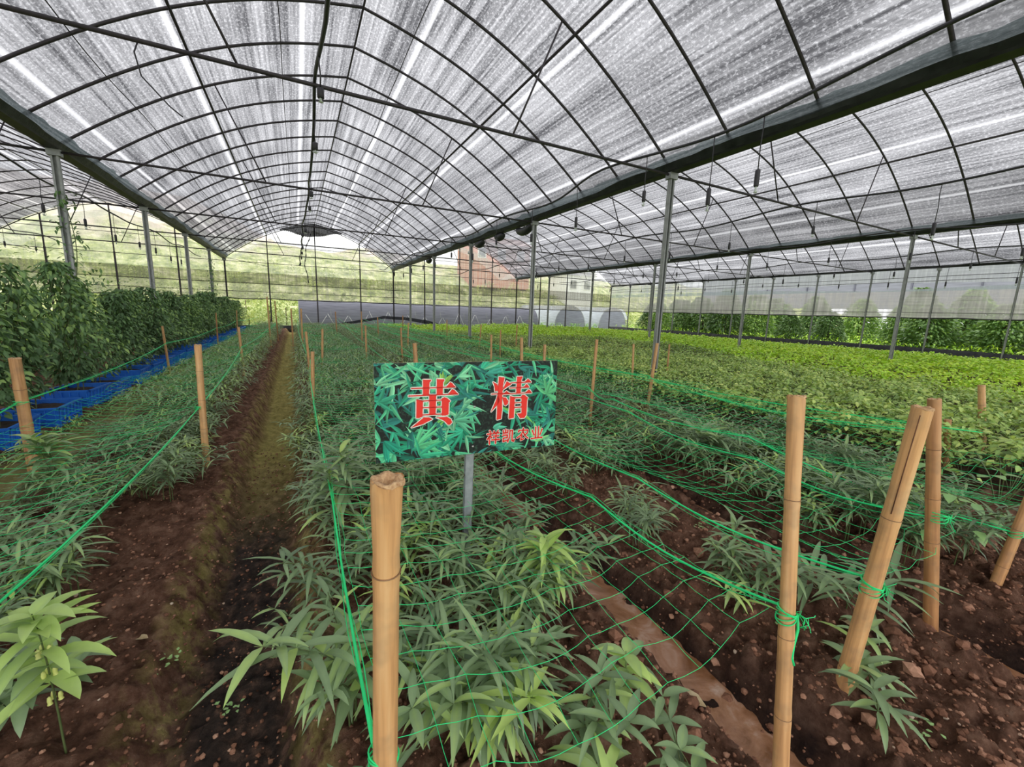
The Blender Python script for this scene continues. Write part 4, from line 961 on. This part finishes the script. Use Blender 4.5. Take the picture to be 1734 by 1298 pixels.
nB = net('crop_net', .115, 1.17, .60, 21.5, .44, .10, 'green net stretched over the bed around the signboard, nearest the camera', 520,
         [[(.085, .66, .47), (.10, 1.9, .40), (.09, 4.71, .47), (.14, 6.6, .48), (.02, 11.5, .58), (.0, 21, .66)], [(1.185, .56, .46), (1.16, 1.4, .43), (1.02, 2.6, .44), (1.25, 4.96, .46), (1.20, 8.5, .52), (1.45, 14.5, .56), (1.6, 21.3, .70)]], .06, front=.06)
knot(nB, (1.165, .545, .46), .021, 5); knot(nB, (.10, .645, .46), .023, 4, False)
q = np.array([(1.19, .53, .46), (1.185, .52, .42), (1.165, .515, .38), (1.155, .51, .35), (1.16, .505, .33)]); MB().tube(q, .004, 6).build('tie_cord', M['net_green'], nB)
nC = net('crop_net', 1.66, 2.38, .56, 21.5, .45, .10, 'green net over the second bed, tied to the leaning and the reddish stakes', 540,
         [[(1.60, .52, .45), (1.54, 1.5, .42), (1.60, 3.0, .43), (1.8, 8.2, .50), (1.7, 14, .56), (1.75, 21.3, .68)], [(2.24, .56, .50), (2.38, 1.4, .44), (2.50, 2.6, .44), (2.76, 6.04, .50), (2.45, 10.5, .54), (2.5, 15, .58), (2.6, 20, .66)]])
knot(nC, (1.595, .52, .43), .026, 6); knot(nC, (2.235, .57, .51), .024, 4)
nD = net('crop_net', 2.74, 3.84, .52, 22, .47, .10, 'green net over the third bed, beside the low bushy crop', 560,
         [[(2.95, .50, .31), (2.76, 1.7, .45), (2.66, 3.0, .46), (2.80, 3.55, .47), (3.0, 5.4, .50), (2.9, 10.5, .54), (2.9, 21.5, .66)], [(4.2, 1.3, .46), (3.72, 2.9, .47), (3.98, 3.85, .50), (3.85, 8, .52), (4.27, 10.2, .56), (3.9, 17.5, .6), (3.7, 22, .7)]])
knot(nD, (2.955, .495, .31), .021, 3, False)
nE = net('crop_net', 3.70, 4.30, 1.2, 22, .50, .10, 'slack strip of green net bunched along the edge of the low bushy crop', 580, [[(4.4, 1.0, .50), (3.85, 4.0, .50), (3.95, 9, .52), (3.6, 16, .56), (3.4, 22, .6)]], .03)

# ------------------------------------------------------------------ signboard
sr = empty('signboard', (.68, 1.74, 0)); tag(sr, 'printed signboard with two large red characters over green leaves, on a galvanised post', 'sign')
SC = np.array([.707, 1.742, .808]); SE = np.array([.997, -.078, -.002]); SE /= np.linalg.norm(SE); SU = np.array([.004, .026, 1.0]); SU -= SE*(SU@SE); SU /= np.linalg.norm(SU); SN = -np.cross(SE, SU)
if SN[1] > 0: SN = -SN
def s3(u, v, h=0.0): return SC+SE*u+SU*v+SN*h-np.array([.68, 1.74, 0])
def sign_art(nx=860, ny=430):
    rgp = np.random.default_rng(2024); w, h = .872, .435
    img = np.zeros((ny, nx, 3)); img[:] = (.012, .016, .014)
    yy, xx = np.mgrid[0:ny, 0:nx]; px = (xx/(nx-1)-.5)*w; py = (yy/(ny-1)-.5)*h
    img += (np.clip(vnoise(px, py, 90, 8)+vnoise(px, py, 200, 9), 0, 1)*.10)[..., None]*np.array([.3, .8, .5])
    def blade(cx, cy, a, L, Wd, c0, bend):
        ca, sa = math.cos(a), math.sin(a); m_ = L*1.15
        i0, i1 = int(((cx-m_)/w+.5)*nx), int(((cx+m_)/w+.5)*nx)+1; j0, j1 = int(((cy-m_)/h+.5)*ny), int(((cy+m_)/h+.5)*ny)+1
        i0, j0 = max(i0, 0), max(j0, 0); i1, j1 = min(i1, nx), min(j1, ny)
        if i1 <= i0 or j1 <= j0: return
        X = px[j0:j1, i0:i1]-cx; Y = py[j0:j1, i0:i1]-cy; t = (X*ca+Y*sa)/L; v = (-X*sa+Y*ca)/L-bend*t*t
        tt = np.clip(t, 0, 1); hw = Wd/L*.5*np.sin(math.pi*tt**.7)**.9; ok = (t > 0) & (t < 1) & (np.abs(v) < hw)
        q = v/(hw+1e-9); c = np.array(c0)[None, None]*(0.72+.34*(q > 0)[..., None]+.22*tt[..., None]+.12*np.sin(v*L*2600)[..., None])
        img[j0:j1, i0:i1][ok] = np.clip(c[ok], 0, 1)
    pal = [(.015, .16, .10), (.02, .30, .16), (.04, .42, .24), (.10, .52, .26), (.03, .22, .18), (.22, .62, .34), (.16, .50, .10)]
    for layer in range(3):
        for k in range([105, 85, 60][layer]):
            cx, cy = rgp.uniform(-.46, .46), rgp.uniform(-.24, .24); u = cx/w
            if -.02 < u < .22 and cy < .12 and rgp.random() < .88: continue
            if u > .40 and rgp.random() < .35: continue
            nb = rgp.integers(2, 6); a0 = rgp.random()*6.28; c = pal[min(6, int(rgp.integers(0, 5))+(1 if layer else 0)+(1 if layer == 2 else 0))]
            for q in range(nb):
                a = a0+rgp.normal(0, .75); blade(cx, cy, a, rgp.uniform(.05, .13), rgp.uniform(.008, .019), np.array(c)*rgp.uniform(.7, 1.25), rgp.normal(0, .18))
    for (cx, cy, n, a0, sp, L, c) in ((-.27, -.16, 8, .5, .55, .14, (.12, .58, .26)), (-.14, .115, 9, 1.55, .35, .06, (.30, .60, .12)), (-.09, -.05, 8, .15, .38, .11, (.12, .50, .28)), (-.25, -.20, 6, .15, .4, .12, (.05, .48, .25)), (-.40, -.12, 6, -1.1, .4, .11, (.02, .32, .2)), (.10, -.1, 3, -.4, .5, .07, (.10, .5, .32)),
                                     (.16, -.20, 5, .45, .35, .11, (.08, .45, .25)), (.33, -.19, 7, 1.3, .5, .10, (.22, .62, .22)), (.38, .05, 9, 1.0, 1.0, .10, (.12, .52, .22)), (.42, -.08, 6, -1.3, .5, .1, (.06, .45, .24)), (.06, .16, 5, .1, .3, .09, (.05, .36, .26)), (-.42, .05, 6, .1, .5, .10, (.05, .42, .24))):
        for q in range(n): blade(cx, cy, a0+rgp.normal(0, sp), L*rgp.uniform(.7, 1.15), rgp.uniform(.012, .020), np.array(c)*rgp.uniform(.75, 1.2), rgp.normal(0, .15))
    V = SC+px[..., None]*SE+py[..., None]*SU+SN*.0045-np.array([.68, 1.74, 0]); i = np.arange(ny-1)[:, None]*nx+np.arange(nx-1)[None]
    t = NT('printed_leaf_picture'); c = t.n('ShaderNodeAttribute', attribute_name='print').outputs['Color']
    mt = t.done(t.bsdf(c, .55, 0, None, .3))
    return mesh('picture', V.reshape(-1, 3), [np.stack([i, i+1, i+nx+1, i+nx], -1).reshape(-1, 4)], [mt], col=np.concatenate([img.reshape(-1, 3), np.ones((nx*ny, 1))], 1))
m = MB(); w, h = .436, .2175
V = [s3(a*w, b*h, c) for c in (-.004, .004) for a, b in ((-1, -1), (1, -1), (1, 1), (-1, 1))]
m.add(V, [(0, 3, 2, 1), (4, 5, 6, 7), (0, 1, 5, 4), (1, 2, 6, 5), (2, 3, 7, 6), (3, 0, 4, 7)])
panel = m.build('panel', M['cream'], sr, smooth=False)
link('picture', sign_art(), panel)
BIG=[[(-230.5, 141.6), (-200.8, 140.7), (-195.3, 138.3), (-203.5, 128.5), (-205.6, 74.7), (-231.0, 73.6)], [(-169.6, 142.0), (-139.2, 141.0), (-136.9, 136.4), (-143.0, 126.4), (-144.4, 73.0), (-170.5, 73.1)], [(-281.7, 106.9), (-86.2, 105.4), (-86.2, 103.1), (-281.8, 103.4)], [(-127.8, 105.4), (-109.4, 126.4), (-101.3, 122.3), (-86.2, 103.8)], [(-293.9, 74.3), (-73.2, 72.6), (-73.2, 70.3), (-293.9, 70.3)], [(-118.5, 72.6), (-100.1, 94.0), (-89.6, 89.0), (-73.2, 71.7)], [(-203.4, 74.6), (-173.2, 73.2), (-176.4, -14.6), (-203.9, -14.4)], [(-259.6, 54.8), (-232.3, 49.0), (-235.1, -22.2), (-250.5, -27.9), (-261.5, -26.1)], [(-258.5, 55.2), (-232.3, 49.0), (-144.9, 49.1), (-144.9, 46.5), (-232.3, 45.4)], [(-147.2, 54.9), (-135.8, 58.9), (-124.3, 54.9), (-109.2, 41.5), (-116.2, 33.8), (-117.3, -19.5), (-131.1, -23.8), (-147.2, -23.4)], [(-234.7, 18.6), (-146.1, 17.2), (-146.1, 14.4), (-234.8, 15.5)], [(-235.0, -13.8), (-146.1, -15.4), (-146.1, -18.1), (-235.0, -17.2)], [(-228.5, -27.2), (-206.2, -28.7), (-191.6, -37.7), (-233.1, -56.5), (-282.6, -68.7), (-261.7, -53.3)], [(-172.4, -31.0), (-124.2, -31.9), (-106.7, -43.6), (-100.8, -58.1), (-110.2, -68.0), (-119.5, -67.3), (-135.8, -48.6), (-151.9, -39.3)], [(124.9, 143.6), (150.4, 140.5), (153.0, 138.0), (146.0, 107.0), (142.3, 44.3), (143.6, -14.3), (139.4, -58.2), (120.2, -61.8), (117.6, -59.2), (120.8, 59.8)], [(96.4, 120.7), (114.2, 110.5), (123.3, 98.2), (122.4, 79.0), (106.0, 77.3), (104.4, 98.9)], [(164.9, 122.0), (188.6, 107.9), (142.8, 80.6), (149.0, 90.0)], [(88.7, 64.9), (181.8, 65.6), (181.9, 62.9), (88.7, 61.8)], [(152.1, 64.5), (164.8, 74.8), (179.3, 64.5)], [(120.8, 61.0), (131.1, 30.3), (120.0, 11.5), (88.9, -20.7), (103.5, 12.4), (115.6, 40.8)], [(143.6, 45.5), (161.6, 43.4), (175.0, 25.6), (172.7, 13.5), (162.5, 5.4), (154.7, 9.5)], [(219.0, 142.1), (245.3, 142.6), (245.5, 138.9), (240.5, 128.1), (238.4, 63.1), (215.9, 63.4)], [(185.8, 114.8), (293.1, 115.8), (293.2, 112.9), (185.9, 112.1)], [(259.5, 115.2), (275.1, 129.5), (283.3, 125.5), (293.1, 114.1)], [(181.2, 90.0), (281.7, 91.0), (281.8, 88.0), (181.3, 87.0)], [(253.6, 89.6), (267.9, 103.9), (274.7, 101.1), (283.1, 89.7)], [(143.2, 62.4), (297.6, 63.0), (297.7, 60.3), (143.3, 59.5)], [(263.8, 62.0), (280.8, 77.4), (289.1, 73.3), (297.6, 61.8)], [(184.8, 49.6), (208.6, 42.3), (206.0, -57.8), (182.4, -61.2), (179.6, -56.0)], [(203.3, 42.6), (245.7, 41.8), (245.8, 38.5), (203.5, 38.1)], [(244.2, 46.8), (250.7, 52.7), (261.5, 50.9), (278.1, 36.5), (274.4, 27.9), (272.7, -47.2), (262.3, -61.7), (240.8, -62.7), (224.1, -39.1), (246.8, -38.0)], [(208.0, 16.5), (246.5, 16.7), (246.6, 13.7), (208.1, 13.3)], [(205.9, -5.7), (245.8, -5.7), (245.9, -9.0), (206.1, -9.9)]]
SMALL=[[(83.4, -113.8), (88.3, -120.7)], [(71.4, -129.4), (91.3, -128.3), (71.8, -154.3)], [(81.1, -142.2), (82.7, -179.4)], [(87.7, -141.8), (94.5, -148.9)], [(104.5, -117.4), (107.5, -124.1)], [(126.5, -115.5), (120.9, -123.3)], [(99.9, -127.2), (131.6, -127.0)], [(102.0, -141.2), (129.9, -141.8)], [(93.7, -159.0), (133.2, -159.8)], [(116.1, -126.7), (113.3, -177.6)], [(153.7, -117.6), (154.0, -130.7), (175.6, -130.7), (176.2, -117.6)], [(165.3, -113.9), (165.7, -129.8)], [(151.3, -140.8), (174.8, -141.9), (174.2, -155.0), (153.6, -156.0), (153.0, -172.8), (176.4, -166.5)], [(188.2, -122.3), (185.1, -156.9), (176.7, -176.9)], [(188.1, -120.4), (201.0, -120.5), (199.3, -171.4), (208.4, -176.0), (211.2, -166.8)], [(234.3, -131.7), (235.1, -124.2), (282.8, -125.2), (282.2, -135.7)], [(259.0, -113.8), (257.5, -130.8), (245.9, -148.9), (227.1, -160.6)], [(250.9, -147.4), (246.6, -173.7), (262.7, -167.5)], [(259.7, -134.8), (268.4, -152.7), (286.3, -167.7)], [(281.3, -140.4), (268.3, -148.9)], [(326.9, -113.3), (326.7, -166.4)], [(343.6, -113.6), (341.3, -166.7)], [(308.7, -129.2), (317.9, -153.1)], [(363.0, -126.7), (351.5, -155.9)], [(302.9, -171.1), (363.6, -169.6)]]

def poly_mesh(name, polys, h, mat, parent):
    bm = bmesh.new()
    for P in polys:
        f = bm.faces.new([bm.verts.new(tuple(s3(u*.001, v*.001, h))) for u, v in P]); f.normal_update()
    bmesh.ops.triangulate(bm, faces=bm.faces[:], ngon_method='EAR_CLIP')
    me = bpy.data.meshes.new(name); bm.to_mesh(me); bm.free(); me.materials.append(mat); return link(name, me, parent)
def disc(c, r, n=10): return [(c[0]+r*math.cos(a), c[1]+r*math.sin(a)) for a in np.arange(n)*6.2832/n]
def strokes(lines, w, closed=False):
    out = []
    for P in lines:
        P = [np.array(p, float) for p in P]; Q = P+[P[0]] if closed else P
        for a, b in zip(Q[:-1], Q[1:]):
            d = b-a; L = np.linalg.norm(d)
            if L < 1e-6: continue
            n_ = np.array([-d[1], d[0]])/L*w/2; out.append([tuple(a-n_), tuple(b-n_), tuple(b+n_), tuple(a+n_)])
        for p in P: out.append(disc(p, w/2))
    return out
for a, b in ((0, 14), (14, 33)):
    poly_mesh('character_outline', strokes(BIG[a:b], 9.5, True)+BIG[a:b], .0053, M['white'], panel); poly_mesh('character', BIG[a:b]+strokes(BIG[a:b], 1.2, True), .0059, M['red'], panel)
for a, b in ((0, 10), (10, 15), (15, 20), (20, 25)):
    poly_mesh('character_outline', strokes(SMALL[a:b], 11.5), .0053, M['white'], panel); poly_mesh('character', strokes(SMALL[a:b], 7.2), .0059, M['red'], panel)
for (u, v) in ((6.6, 7.4), (0, -182.6)):
    c = s3(u*.001, v*.001, .005); a = np.linspace(0, 6.2832, 11)[:-1]
    m = MB(); ring = lambda r_, hh: [c+SE*r_*math.cos(q)+SU*r_*math.sin(q)+SN*hh for q in a]
    V = ring(.0055, 0)+ring(.0045, .003)+[c+SN*.0035]; m.add(V, [(i, (i+1) % 10, 10+(i+1) % 10, 10+i) for i in range(10)], [(10+i, 10+(i+1) % 10, 20) for i in range(10)]); m.build('bolt', M['bolt'], sr)
m = MB(); w = .021; p0 = np.array([.68, 1.74, -.25]); p1 = SC-SN*.02+SU*.10; d = (p1-p0); base = np.array([.68, 1.74, 0])
for (a0, a1, b0, b1) in ((-w, w, 0, .003), (-w, -w+.003, -.018, .003), (w-.003, w, -.018, .003)):
    V = []
    for P in (p0, p1):
        for a, b in ((a0, b0), (a1, b0), (a1, b1), (a0, b1)): V.append(P+SE*a+SN*b-base)
    m.add(V, [(0, 1, 2, 3), (4, 7, 6, 5), (0, 4, 5, 1), (1, 5, 6, 2), (2, 6, 7, 3), (3, 7, 4, 0)])
m.build('post', M['rusty'], sr, smooth=False)

# ------------------------------------------------------------------ outside: hill, tunnels, shrubs, houses
xs = np.linspace(-75, 95, 130); ys = np.linspace(33.5, 95, 70); X, Y = np.meshgrid(xs, ys)
def hill_h(x, y): return (8.6+4.5*sstep(0, -14, x)-1.5*sstep(8, 30, x))*sstep(33.5, 62, y)*(1+.25*vnoise(x, y, .04, 95))+1.6*vnoise(x, y, .12, 96)*sstep(34, 42, y)+.8*vnoise(x, y, .4, 97)*sstep(34, 40, y)
Z = hill_h(X, Y); i = np.arange(69)[:, None]*130+np.arange(129)[None]
def hill_mat():
    t = NT('hillside'); v = t.obj(); n1 = t.noise(v, .35, 4, .65); n2 = t.noise(v, .9, 6, .75); sx = t.n('ShaderNodeSeparateXYZ'); t.set(sx.inputs[0], v)
    g = t.ramp(n2, [(.38, (.14, .20, .05)), (.5, (.44, .50, .18)), (.62, (.80, .78, .48))]); e = t.ramp(n2, [(.3, (.56, .44, .36)), (.7, (.85, .74, .66))])
    f = t.math('ADD', t.math('MULTIPLY', t.math('SUBTRACT', sx.outputs[2], 6.0), .26), t.math('MULTIPLY', t.math('SUBTRACT', n1, .5), 3.4), clamp=True)
    return t.done(t.bsdf(t.mix(f, g, e), .95, 0, t.bump(n2, .6, .3), .1))
tag(link('hill', mesh('hill', np.stack([X, Y, Z], -1).reshape(-1, 3), [np.stack([i, i+1, i+131, i+130], -1).reshape(-1, 4)], [hill_mat()])), kind='structure')
rgh = np.random.default_rng(31); m = MB()
for k in range(420):
    x, y = rgh.uniform(-45, 45), 30.8+17*rgh.random()**1.3
    if 0 < x < 26 and y < 34: continue
    r_ = rgh.uniform(.5, 1.2); n = 90; d = unit(rgh.normal(0, 1, (n, 3))); d[:, 2] = np.abs(d[:, 2]); z0 = float(hill_h(x, y)) if y > 33.5 else -.05
    leaves(m, np.array([x, y, z0])+d*r_*rgh.uniform(.6, 1, (n, 1))*[1, 1, 1.0], d+rgh.normal(0, .5, (n, 3)), .30*r_, .16*r_, .5, 2, 'ovate', .2, np.clip(rgh.uniform(.15, .9)+rgh.normal(0, .12, n), 0, 1))
tag(m.build('hillside_scrub', M['scrub'], tint=True), 'green and yellow scrub covering the hillside behind the end wall', 'scrub', kind='stuff')
# low shrubs just outside the open foot of the end wall, left of the tunnel
for q, (x, y, r_, tt, lab) in enumerate(((-4.6, 28.5, .9, .35, 'dark green shrub outside the end wall, far left of the opening'), (-3.4, 30.0, .8, .85, 'yellow-leaved shrub outside the end wall'), (-2.4, 27.4, .6, .9, 'low yellow-green shrub just outside the end wall'), (-1.4, 28.0, .9, .62, 'pale green leafy shrub outside the end wall beside the slim post'), (-.6, 29.3, 1.1, .38, 'dark bushy shrub outside the end wall, left of the tunnel'), (-3.0, 33, 1.5, .4, 'large dark shrub farther out behind the end wall opening'))):
    rk = np.random.default_rng(600+q); n = 420; d = unit(rk.normal(0, 1, (n, 3))); d[:, 2] = np.abs(d[:, 2]); r = empty('garden_shrub', (x, y, -.05)); m = MB()
    leaves(m, d*r_*rk.uniform(.5, 1, (n, 1))*[1, 1, 1.35]+[0, 0, .1], d+rk.normal(0, .5, (n, 3)), .15, .07, .5, 2, 'ovate', .2, np.clip(tt+rk.normal(0, .14, n), 0, 1)); m.build('foliage', M['scrub'], r, tint=True)
    MB().tube([(0, 0, -.1), (.02, 0, .4), (0, .03, r_)], .03, 6).build('trunk', M['bark'], r); tag(r, lab, 'shrub')
def tunnel(name, x0, x1, y, w, h, mat, label, axis='x', ends=None, lift=0.0):
    r = empty(name, (x0, y, 0)); tag(r, label, 'tunnel'); n = 22; a = np.linspace(0, math.pi, n); L = x1-x0; k = max(2, int(abs(L)/.8))
    t = np.linspace(0, L, k); prof_ = np.stack([-np.cos(a)*w/2, np.sin(a)**.8*h+lift], 1)
    V = []
    for q, s in enumerate(t):
        sg = 1-.015*(q % 2); V += [(s, p[0], p[1]*sg) if axis == 'x' else (p[0], s, p[1]*sg) for p in prof_]
    i = np.arange(k-1)[:, None]*n+np.arange(n-1)[None]; m = MB().add(V, np.stack([i, i+1, i+n+1, i+n], -1).reshape(-1, 4)); m.build('cover', mat, r)
    m = MB()
    for s in t[::2]: m.tube([(s, p[0]*.99, p[1]*.985) if axis == 'x' else (p[0]*.99, s, p[1]*.985) for p in prof_], .02, 5)
    m.build('hoops', M['galv'], r)
    if ends is not None:
        for s in (0, L):
            V = [(s, p[0]*.97, p[1]*.97) if axis == 'x' else (p[0]*.97, s, p[1]*.97) for p in prof_]+[(s, 0, 0) if axis == 'x' else (0, s, 0)]
            MB().add(V, None, [(j, j+1, n) for j in range(n-1)]).build('end_panel', ends, r, smooth=False)
    return r
tunnel('shade_tunnel', .12, 16.2, 28.2, 2.3, 1.62, M['shade_grey'], 'long low grey shade-cloth tunnel running parallel outside the end wall', 'x', M['shade_grey'], -.05)
tunnel('plastic_tunnel', 29.5, 36, 19.6, 3.0, 1.9, M['white_film'], 'white plastic tunnel with a grey end outside the far corner, left of two', 'y', M['shade_grey'])
tunnel('plastic_tunnel', 28.5, 35, 23.6, 3.0, 1.9, M['white_film'], 'white plastic tunnel with a grey end outside the far corner, right of two', 'y', M['shade_grey'])
for o_, xx in ((bpy.data.objects.get('plastic_tunnel'), 19.6), (bpy.data.objects.get('plastic_tunnel.001'), 24.0)):
    o_.location = (xx, 27.8, 0)
tunnel('plastic_tunnel', 20.5, 33, 37.2, 3.0, 2.0, M['white_film'], 'long white plastic tunnel outside, behind the two shorter ones', 'x', M['white_film'])
rk = random.Random(4)
for k in range(26):
    x = .7+k*.58; s = 1 if k % 2 else -1
    o = MB().tube([(x-.22*s, 26.6, -.1), (x+.26*s, 26.62, .78+rk.uniform(-.15, .25))], .012, 5).build('trellis_cane', M['tyre_white'])
    tag(o, f'pale slanting cane in front of the grey tunnel, {ORD[k]} from its left end', 'cane', 'canes in front of the grey tunnel')
for k in range(26):
    x = 14.6+k*.27+rk.uniform(-.1, .1); y = 26.2+rk.uniform(-.4, .6); m = MB(); rq = np.random.default_rng(700+k); n = 9; az = rq.random(n)*6.28
    leaves(m, np.stack([0*az, 0*az, rq.uniform(.05, .45, n)], 1), np.stack([np.cos(az)*.5, np.sin(az)*.5, 1+0*az], 1), .45, .055, 1.5, 4, 'lance', .3, .8)
    o = m.build('maize_plant', M['broad'], tint=True); o.location = (x, y, -.04); tag(o, 'young strap-leaved plant outside, between the grey tunnel and the white ones', 'plant', 'strap-leaved plants outside the end wall')
# shrubs along the right-hand wall outside
sv = []
for k in range(5):
    rk2 = np.random.default_rng(800+k); n = 3400; fb = MB(); z = rk2.random(n)**.9; az = rk2.random(n)*6.283; pr_ = np.interp(z, [0, .15, .5, .8, 1], [.75, 1.0, .85, .5, .12])*(1+.16*np.sin(az*3+z*7+k)); rr = pr_*rk2.random(n)**.3
    tt = np.clip([.30, .42, .66, .35, .25][k]+rk2.normal(0, .14, n)+.15*(z-.5), 0, 1); el = rk2.uniform(-.7, .5, n)
    leaves(fb, np.stack([rr*.85*np.cos(az), rr*.85*np.sin(az), .12+z*2.2], 1), np.stack([np.cos(az)*np.cos(el), np.sin(az)*np.cos(el), np.sin(el)], 1), rk2.uniform(.12, .22, n), .085, .6, 2, 'ovate', .2, tt, roll=rk2.normal(0, .4, n))
    sv.append((fb.mesh('foliage', [M['cypress']], tint=True), MB().tube([(0, 0, -.15), (.03, 0, 1), (0, .02, 2.0)], [.07, .05, .02], 7).mesh('trunk', [M['bark']])))
k = 0; rk = random.Random(12)
for row, (xo, st, lab) in enumerate(((23.6, 1.7, 'nearer row'), (26.6, 1.9, 'middle row'), (30.5, 2.1, 'farthest row'))):
    y = (1.0, -.4, -1.5)[row]; q = 0
    while y < 23.5 and q < 17:
        v = [0, 2, 4, 1, 3, 2, 0][(q+row*2) % 7]; r = empty('dense_shrub', (xo+rk.uniform(-.7, .8), y, -.02), rk.random()*6)
        s = rk.uniform(.75, 1.15)*(1, 1.12, 1.35)[row]; r.scale = (s*1.05, s*1.05, s*rk.uniform(.85, 1.15)); link('foliage', sv[v][0], r); link('trunk', sv[v][1], r)
        tag(r, f"{['dark', 'mid-green', 'bright green', 'dark', 'very dark'][v]} cone-shaped shrub outside the right-hand wall, {ORD[q]} from the camera in the {lab}", 'shrub', f'shrubs outside the right wall, {lab}')
        y += st*rk.uniform(.75, 1.3); q += 1
rgg = np.random.default_rng(19); n = 14000; x = rgg.uniform(21.3, 31, n); y = rgg.uniform(-1, 25, n); m = MB(); az = rgg.random(n)*6.28; el = rgg.uniform(.2, 1.3, n)
leaves(m, np.stack([x, y, .0+.45*rgg.random(n)**1.5+.12*(x-21)/3], 1), np.stack([np.cos(az)*np.cos(el), np.sin(az)*np.cos(el), np.sin(el)], 1), .22, .06, .9, 2, 'ovate', .2, np.clip(.6+rgg.normal(0, .2, n), 0, 1))
tag(m.build('tall_weeds', M['lime'], tint=True), 'bright green weeds growing between the shrubs outside the right-hand wall', 'weeds', kind='stuff')
# neighbouring greenhouse roof seen over the shrubs
o = MB().add([(34, -12, 2.2), (34, 27, 2.2), (34, 27, 5.2), (34, -12, 5.2)], [(0, 1, 2, 3)]).add([(34, -12, 5.2), (34, 27, 5.2), (42, 27, 6.6), (42, -12, 6.6)], [(0, 1, 2, 3)]).add([(34, 27, 2.2), (34, 27, 5.2), (42, 27, 6.6), (42, 27, 2.2)], [(0, 1, 2, 3)])
for yy_ in np.arange(-12, 27.1, 3): o.box((33.9, yy_-.04, -.3), (34.0, yy_+.04, 5.2))
tag(o.build('neighbouring_greenhouse', M['shade_grey'], smooth=False), 'pale grey net-covered neighbouring greenhouse behind the shrubs, seen through the right-hand wall', 'greenhouse')
# two small houses on the slope
M['brick'] = simple('red_brick_wall', (.42, .14, .09), (.55, .22, .15), 3, .9); M['plaster'] = simple('white_plaster', (.8, .8, .78), None, 3, .8, 0, 0); M['pane'] = simple('dark_window_glass', (.05, .06, .07), None, 3, .2, 0, 0)
def house(name, x, y, z, w, d, h, mat, roofm, label, nwin):
    r = empty(name, (x, y, z)); tag(r, label, 'house'); MB().box((-w/2, 0, -2.5), (w/2, d, h)).build('wall', mat, r, smooth=False)
    MB().add([(-w/2-.3, -.3, h), (w/2+.3, -.3, h), (w/2+.3, d+.3, h), (-w/2-.3, d+.3, h), (-w/2-.3, d/2, h+1.2), (w/2+.3, d/2, h+1.2)], [(0, 1, 5, 4), (2, 3, 4, 5), (0, 3, 2, 1)], [(0, 4, 3), (1, 2, 5)]).build('roof', roofm, r, smooth=False)
    for k in range(nwin):
        xx = -w/2+(k+.5)*w/nwin; f = MB().box((xx-.55, -.06, h*.35), (xx+.55, .02, h*.8)).build('window', M['plaster'], r, smooth=False); MB().box((xx-.45, -.09, h*.35+.1), (xx+.45, -.05, h*.8-.1)).build('pane', M['pane'], f, smooth=False)
house('brick_house', 23.0, 48, 6.6, 8, 5, 2.8, M['brick'], M['brick'], 'red brick house on the hillside, glimpsed through the end wall net right of the centre', 3)
house('plastered_house', 31.5, 43, 3.3, 4.2, 4, 2.6, M['plaster'], M['shade_grey'], 'small white house with two windows, glimpsed through the end wall of the right bays', 2)
